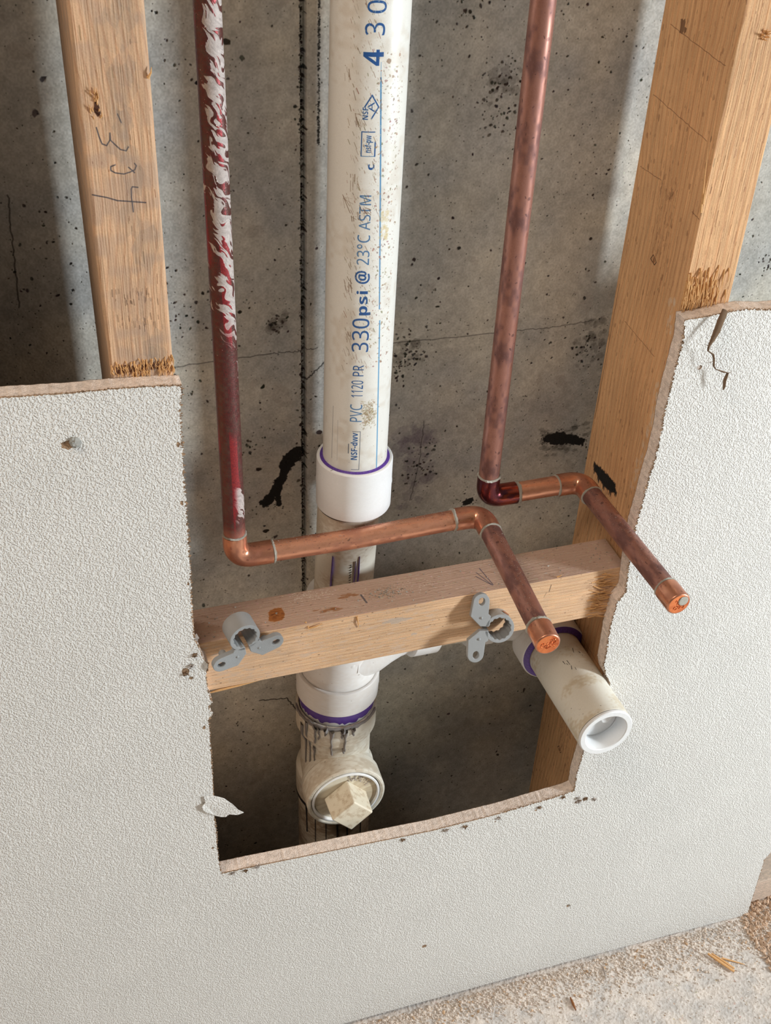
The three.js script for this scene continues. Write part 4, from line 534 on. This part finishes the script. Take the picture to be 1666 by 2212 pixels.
// ---------------------------------------------------------------- copper lines
function solderRing(parent, c, d, r, w, seed) { const R = rng(seed), n = 40, q = new THREE.Quaternion().setFromUnitVectors(V(0, 1, 0), V(...d).normalize()), pts = [], rad = []; for (let i = 0; i <= n; i++) { const a = i / n * 6.28318, y = Math.sin(a * 3 + seed) * w * 0.12; pts.push(V(Math.cos(a) * r, y, Math.sin(a) * r).applyQuaternion(q).add(V(...c))); rad.push(0.5 * (w * 0.6 + 0.3 + w * 0.5 * R())); } rad[n] = rad[0]; return mesh('solder_ring', sweep(pts, rad, 8, false, 30, 1), solder, parent); }
function capEnd(parent, p, d, seed, o) { const g = lathe([[8.0, -17.5], [8.9, -17.3], [9.15, -16.6], [9.15, -1.2], [8.7, -0.3], [8.0, 0]], p, d, 40); const c = mesh('end_cap', g, copperElbow, parent, o); const R = rng(seed), f = [lathe([[8.2, -0.1], [7.6, 0.15], [4, 0.05], [0.01, 0.2]], p, d, 40)]; const face = mesh('cap_face', f, copperBright, c); const q = new THREE.Quaternion().setFromUnitVectors(V(0, 0, 1), V(...d).normalize()), b = []; for (let i = 0; i < 9; i++) { const s = new THREE.TorusGeometry(0.8 + R() * 0.9, 0.22, 6, 14, 3 + R() * 3); s.rotateZ(R() * 6); s.translate((R() - 0.5) * 8, (R() - 0.5) * 7, 0.25); s.applyQuaternion(q); s.translate(...p); b.push(s); } mesh('stamped_mark', b, copperBright, c); return c; }
function dustGrains(parent, a, b, r, n, seed) { const R = rng(seed), A = V(...a), B = V(...b), d = B.clone().sub(A).normalize(), s = V(0, 1, 0).cross(d).normalize(), u = V().crossVectors(d, s).normalize(), g = []; for (let i = 0; i < n; i++) { const q = new THREE.TetrahedronGeometry(0.12 + R() * R() * 0.38), t = (R() + R() + R() - 1.5) * 1.1, p = A.clone().lerp(B, R()).addScaledVector(u, Math.cos(t) * r).addScaledVector(s, Math.sin(t) * r); q.rotateX(R() * 6); q.rotateZ(R() * 6); q.translate(p.x, p.y, p.z); g.push(q); } return mesh('dust_grains', g, gypsum, parent, { kind: 'stuff' }); }
{ // left line
  const lean = (y) => -70.8 + 0.006 * (y - 600), back = (y) => -54.4 - 0.05 * (y - 600), Z = -54.4, xb = lean(594), Y = 594, X2 = 123.6, Y2 = 595.6;
  const t = thing('copper_pipe', 'copper water line with red primer and flaked paint, capped stub below the other', 'pipe', [xb, Y, Z], 'capped copper water lines');
  { const y0 = 609, n = 40, pts = [], d = (RH - y0) / n; for (let i = 0; i <= n; i++) pts.push([lean(y0 + i * d), y0 + i * d, back(y0 + i * d)]); const g = sweep(pts, 7.95, 40, true, 100); const p = g.attributes.position, uv = g.attributes.uv; for (let i = 0; i < uv.count; i++) { const y = p.getY(i), a = Math.atan2(p.getX(i) - lean(y), p.getZ(i) - back(y)) / 6.283185 + 0.5; uv.setY(i, (y - 590) / 410); if (Math.hypot(p.getX(i) - lean(y), p.getZ(i) - back(y)) > 7) uv.setX(i, a); } // keep the seam at the back
    for (let i = 0; i < uv.count; i += 3) { const a = [uv.getX(i), uv.getX(i + 1), uv.getX(i + 2)]; if (Math.max(...a) - Math.min(...a) > 0.5) for (let k = 0; k < 3; k++) if (a[k] < 0.5) uv.setX(i + k, a[k] + 1); }
    mesh('riser', g, riserCopper, t, { label: 'riser blotched with red primer and pale flaking paint' }); }
  mesh('elbow', sweep(bend([xb, 615, Z - 0.6], [xb, Y, Z], [xb + 27, Y - 0.2, Z], 13, 12), 8.95, 36), copperElbow, t);
  solderRing(t, [xb, 615.4, Z - 0.8], [0, 1, -0.05], 8.1, 1.9, 1); solderRing(t, [xb + 28, Y - 0.2, Z], [1, 0, 0], 8.1, 2.4, 2);
  mesh('crossing_pipe', sweep([[xb + 20, Y, Z], [20, Y - 1, Z], [X2 - 16, Y2, Z]], 7.95, 40), copperPipe, t);
  mesh('elbow', sweep(bend([X2 - 23, Y2, Z], [X2, Y2, Z], [X2 - 1.2, Y2, Z + 22], 13, 12), 8.95, 36), copperElbow, t);
  dustGrains(t, [xb + 30, Y, Z], [X2 - 16, Y2, Z], 7.95, 420, 701); solderRing(t, [X2 - 23.6, Y2, Z], [1, 0, 0], 8.1, 2.6, 3); solderRing(t, [X2 - 1.2, Y2, Z + 22.6], [0, 0, 1], 8.1, 2.0, 4);
  const e = [114.2, 595.4, 94], s = [X2 - 0.6, Y2 + 0.2, Z + 14], d = [e[0] - s[0], e[1] - s[1], e[2] - s[2]];
  mesh('stub', sweep([s, [(s[0] + e[0]) / 2, (s[1] + e[1]) / 2, (s[2] + e[2]) / 2], [e[0] + 0.3, e[1], e[2] - 6]], 7.95, 40), copperDull, t);
  dustGrains(t, [s[0], s[1], s[2] + 12], [e[0] + 0.8, e[1], e[2] - 22], 7.95, 460, 703); solderRing(t, [e[0] + 0.9, e[1] + 0.1, e[2] - 18.6], d, 8.15, 2.8, 5); capEnd(t, e, d, 6, { label: 'round end cap with a bright copper face' });
}
{ // right line
  const X = 131.5, Z = -65.5, Y = 604, X2 = 213;
  const t = thing('copper_pipe', 'plain brown copper water line beside the honey coloured stud, its capped stub higher', 'pipe', [X, Y, Z], 'capped copper water lines');
  { const pts = []; for (let i = 0; i <= 20; i++) { const y = lerp(620, RH, i / 20); pts.push([X + 0.001 * (y - 800), y, Z]); } mesh('riser', sweep(pts, 7.95, 40), copperDull, t); }
  mesh('elbow', sweep(bend([X, 624, Z], [X, Y, Z], [X + 24, Y, Z], 12, 12), 8.95, 36), copperBurnt, t, { label: 'glossy elbow burnt dark red by the torch' });
  solderRing(t, [X, 624.5, Z], [0, 1, 0], 8.1, 2.2, 11); solderRing(t, [X + 25.5, Y, Z], [1, 0, 0], 8.1, 3.0, 12);
  mesh('crossing_pipe', sweep([[X + 18, Y, Z], [X2 - 12, Y + 0.4, Z]], 7.95, 40), copperPipe, t);
  mesh('elbow', sweep(bend([X2 - 21, Y + 0.3, Z], [X2, Y + 0.4, Z], [X2, Y, Z + 19], 12, 12), 8.95, 36), copperElbow, t);
  solderRing(t, [X2 - 21.5, Y + 0.3, Z], [1, 0, 0], 8.1, 1.9, 13); solderRing(t, [X2, Y, Z + 19.6], [0, 0, 1], 8.1, 1.8, 14);
  const e = [215, 605.4, 90], s = [X2, Y + 0.2, Z + 10], d = [e[0] - s[0], e[1] - s[1], e[2] - s[2]];
  mesh('stub', sweep([s, [(s[0] + e[0]) / 2, (s[1] + e[1]) / 2, (s[2] + e[2]) / 2], [e[0], e[1], e[2] - 6]], 7.95, 40), copperDull, t);
  dustGrains(t, [s[0], s[1], s[2] + 12], [e[0], e[1], e[2] - 22], 7.95, 460, 705); solderRing(t, [e[0] - 0.2, e[1] - 0.1, e[2] - 18.4], d, 8.15, 2.0, 15); const c = capEnd(t, e, d, 16, { label: 'round end cap with a grey solder spot on its face' });
  mesh('solder_spot', lathe([[4, 0], [3.6, 0.7], [1.6, 0.9], [0.01, 0.6]], [e[0] + 2.8, e[1] + 2.6, e[2] + 0.1], d, 20), solder, c);
}

// ---------------------------------------------------------------- pipe clamps (local mm: ring centre at the origin, front face z = 0, ears below)
function clamp(label) {
  const t = thing('pipe_clamp', label, 'clamp', [0, 0, 0], 'grey plastic pipe clamps');
  const ro = 10.8, a0 = -Math.PI / 2 + 0.16, a1 = Math.PI * 1.5 - 0.16, N = 60, out = [], inn = [];
  for (let i = 0; i <= N; i++) { const a = lerp(a0, a1, i / N); out.push([Math.cos(a) * ro, Math.sin(a) * ro]); inn.push([Math.cos(a) * (8.2 + 0.38 * Math.sin(a * 14)), Math.sin(a) * (8.2 + 0.38 * Math.sin(a * 14))]); }
  mesh('clamp_ring', [extrude([...out, ...inn.reverse()], -15.6, 0, [], 0.35)], clampMat, t, { local: true });
  for (const s of [1, -1]) {
    const P = []; P.push([1.5, -7.9], [9.2, -7.2], [10.6, -9.2]); for (let i = 0; i <= 12; i++) { const a = Math.PI / 2 - i / 12 * Math.PI; P.push([20 + Math.cos(a) * 6, -15.4 + Math.sin(a) * 6]); } P.push([9, -22.2], [1.6, -14.4]);
    const H = []; for (let i = 0; i < 18; i++) { const a = i / 18 * 6.283; H.push([s * (20.2 + Math.cos(a) * 2.9), -15.2 + Math.sin(a) * 2.2]); }
    const Q = P.map((p) => [p[0] * s, p[1]]); if (s > 0) Q.reverse();
    const ear = mesh('clamp_ear', [extrude(Q, -4.2, 0, [H], 0.45)], clampMat, t, { local: true }); ear.base = [0, 0, 0];
    mesh('nib', [lathe([[1.1, 0], [0.9, 0.6], [0.01, 0.8]], [s * 8, -14, -0.1], [0, 0, 1], 14)], clampMat, ear, { local: true });
  }
  return t;
}
{
  const a = clamp('grey plastic pipe clamp upright at the left end of the block'); a.position.set(-0.0765, 0.5637, 0.0006); a.rotation.set(0.0, 0.16, 0.14); a.scale.setScalar(1.06);
  for (const x of [-15.5, 15]) mesh('standoff', lathe([[2.6, 0], [2.6, 8.6]], [x, -17, -12.4], [0, 0, 1], 20), clampMat, a, { local: true });
  const b = clamp('grey plastic pipe clamp hanging twisted on its side under the copper stub');
  const n = V(-0.12, 0.34, 0.93).normalize(), v = V(1, -0.16, 0); v.addScaledVector(n, -v.dot(n)).normalize(); const u = V().crossVectors(v, n).normalize();
  b.quaternion.setFromRotationMatrix(new THREE.Matrix4().makeBasis(u, v, n)); b.position.set(0.1225, 0.5275, 0.0035); b.scale.setScalar(1.1);
  mesh('rust_stain', [lathe([[0.01, 0.1], [2.2, 0.06], [3.0, 0]], [-9.4, 5.6, -7], [-0.86, 0.5, 0], 12)], rust, b, { local: true });
}

// ---------------------------------------------------------------- litter on the floor
{
  const R = rng(601), lit = (mat, n, size, sq, place, name, label) => { const g = new THREE.IcosahedronGeometry(1, 0), q = new THREE.InstancedMesh(fin(g), mat, n); const m = new THREE.Matrix4(), e = new THREE.Euler(), col = new THREE.Color(); for (let i = 0; i < n; i++) { const [x, z, k] = place(), s = size * (0.25 + R() * R() * 1.3) * k * MM; e.set(R() * 6, R() * 6, R() * 6); m.compose(V(x * MM, s * 0.35, z * MM), new THREE.Quaternion().setFromEuler(e), V(s, s * (0.4 + 0.5 * R()), s * sq)); q.setMatrixAt(i, m); const c = 0.72 + R() * 0.4; q.setColorAt(i, col.setRGB(c, c * 0.98, c * 0.95)); } q.name = numbered(name); q.userData = { kind: 'stuff', label, category: 'litter' }; scene.add(q); };
  const nearWall = () => { const x = R() * 620; const z = 3 + Math.abs(R() + R() + R() - 1.5) * (22 + x * 0.06); return [x, z, 1]; };
  const wide = () => [20 + R() * 620, 4 + R() * 260, 0.7];
  const heap = () => [470 + R() * 130, -60 + R() * 130, 1.3];
  lit(rough(611, [216, 204, 194], 0.12, 6, 20, 0), 6500, 1.5, 0.8, nearWall, 'plaster_debris', 'pale plaster crumbs swept along the foot of the drywall');
  lit(rough(613, [218, 208, 200], 0.12, 6, 20, 0), 4200, 1.3, 0.8, wide, 'plaster_grit', 'fine pale grit scattered over the concrete floor');
  lit(rough(615, [202, 172, 142], 0.2, 6, 20, 0), 900, 1.9, 0.4, () => (R() < 0.5 ? nearWall() : R() < 0.5 ? heap() : wide()), 'sawdust', 'brown sawdust and paper scraps among the plaster crumbs');
  lit(rough(617, [204, 178, 156], 0.2, 6, 20, 0), 5200, 2.4, 0.35, heap, 'rubble_heap', 'brownish rubble heaped past the right end of the drywall');
  const shard = (name, label, cat, pts, rad, mat) => { const c = pts[0]; const t = thing(name, label, cat, c); mesh('shard', [sweep(pts, rad, 7, true, 60, 0.6)], mat, t); return t; };
  shard('wood_splinter', 'longest pale wood splinter on the floor near the drywall corner', 'splinter', [[412.7, 3.4, 32.6], [421, 3.2, 46], [429.6, 2.6, 59.4]], [1.6, 2.0, 1.6], fibreWood);
  shard('wood_splinter', 'middle wood splinter lying tight against the longest one', 'splinter', [[417, 2.6, 33], [425, 2.4, 45], [432, 2.0, 56]], [0.9, 1.4, 1.1], fibreWood);
  shard('wood_splinter', 'thin wood splinter pointing away to the right of the other two', 'splinter', [[425, 2.2, 41], [436, 1.8, 48], [446, 1.4, 54.6]], [1.1, 0.9, 0.4], fibreWood);
  shard('wood_chip', 'dark brown wood chip lying alone on the floor', 'chip', [[245.4, 2, 36.5], [245.2, 2.2, 44], [245, 1.6, 51]], [1.2, 2.2, 1.0], rough(619, [150, 98, 58], 0.3, 8, 20, 0));
  shard('paper_scrap', 'narrow torn paper scrap on the floor below the drywall', 'scrap', [[294.4, 1.8, 15.5], [293, 2.2, 22], [290.4, 1.4, 30]], [1.6, 1.2, 0.4], gypsum);
}

scene.traverse((o) => { if (o.isMesh) { o.castShadow = true; o.receiveShadow = true; } });
renderer.render(scene, camera);
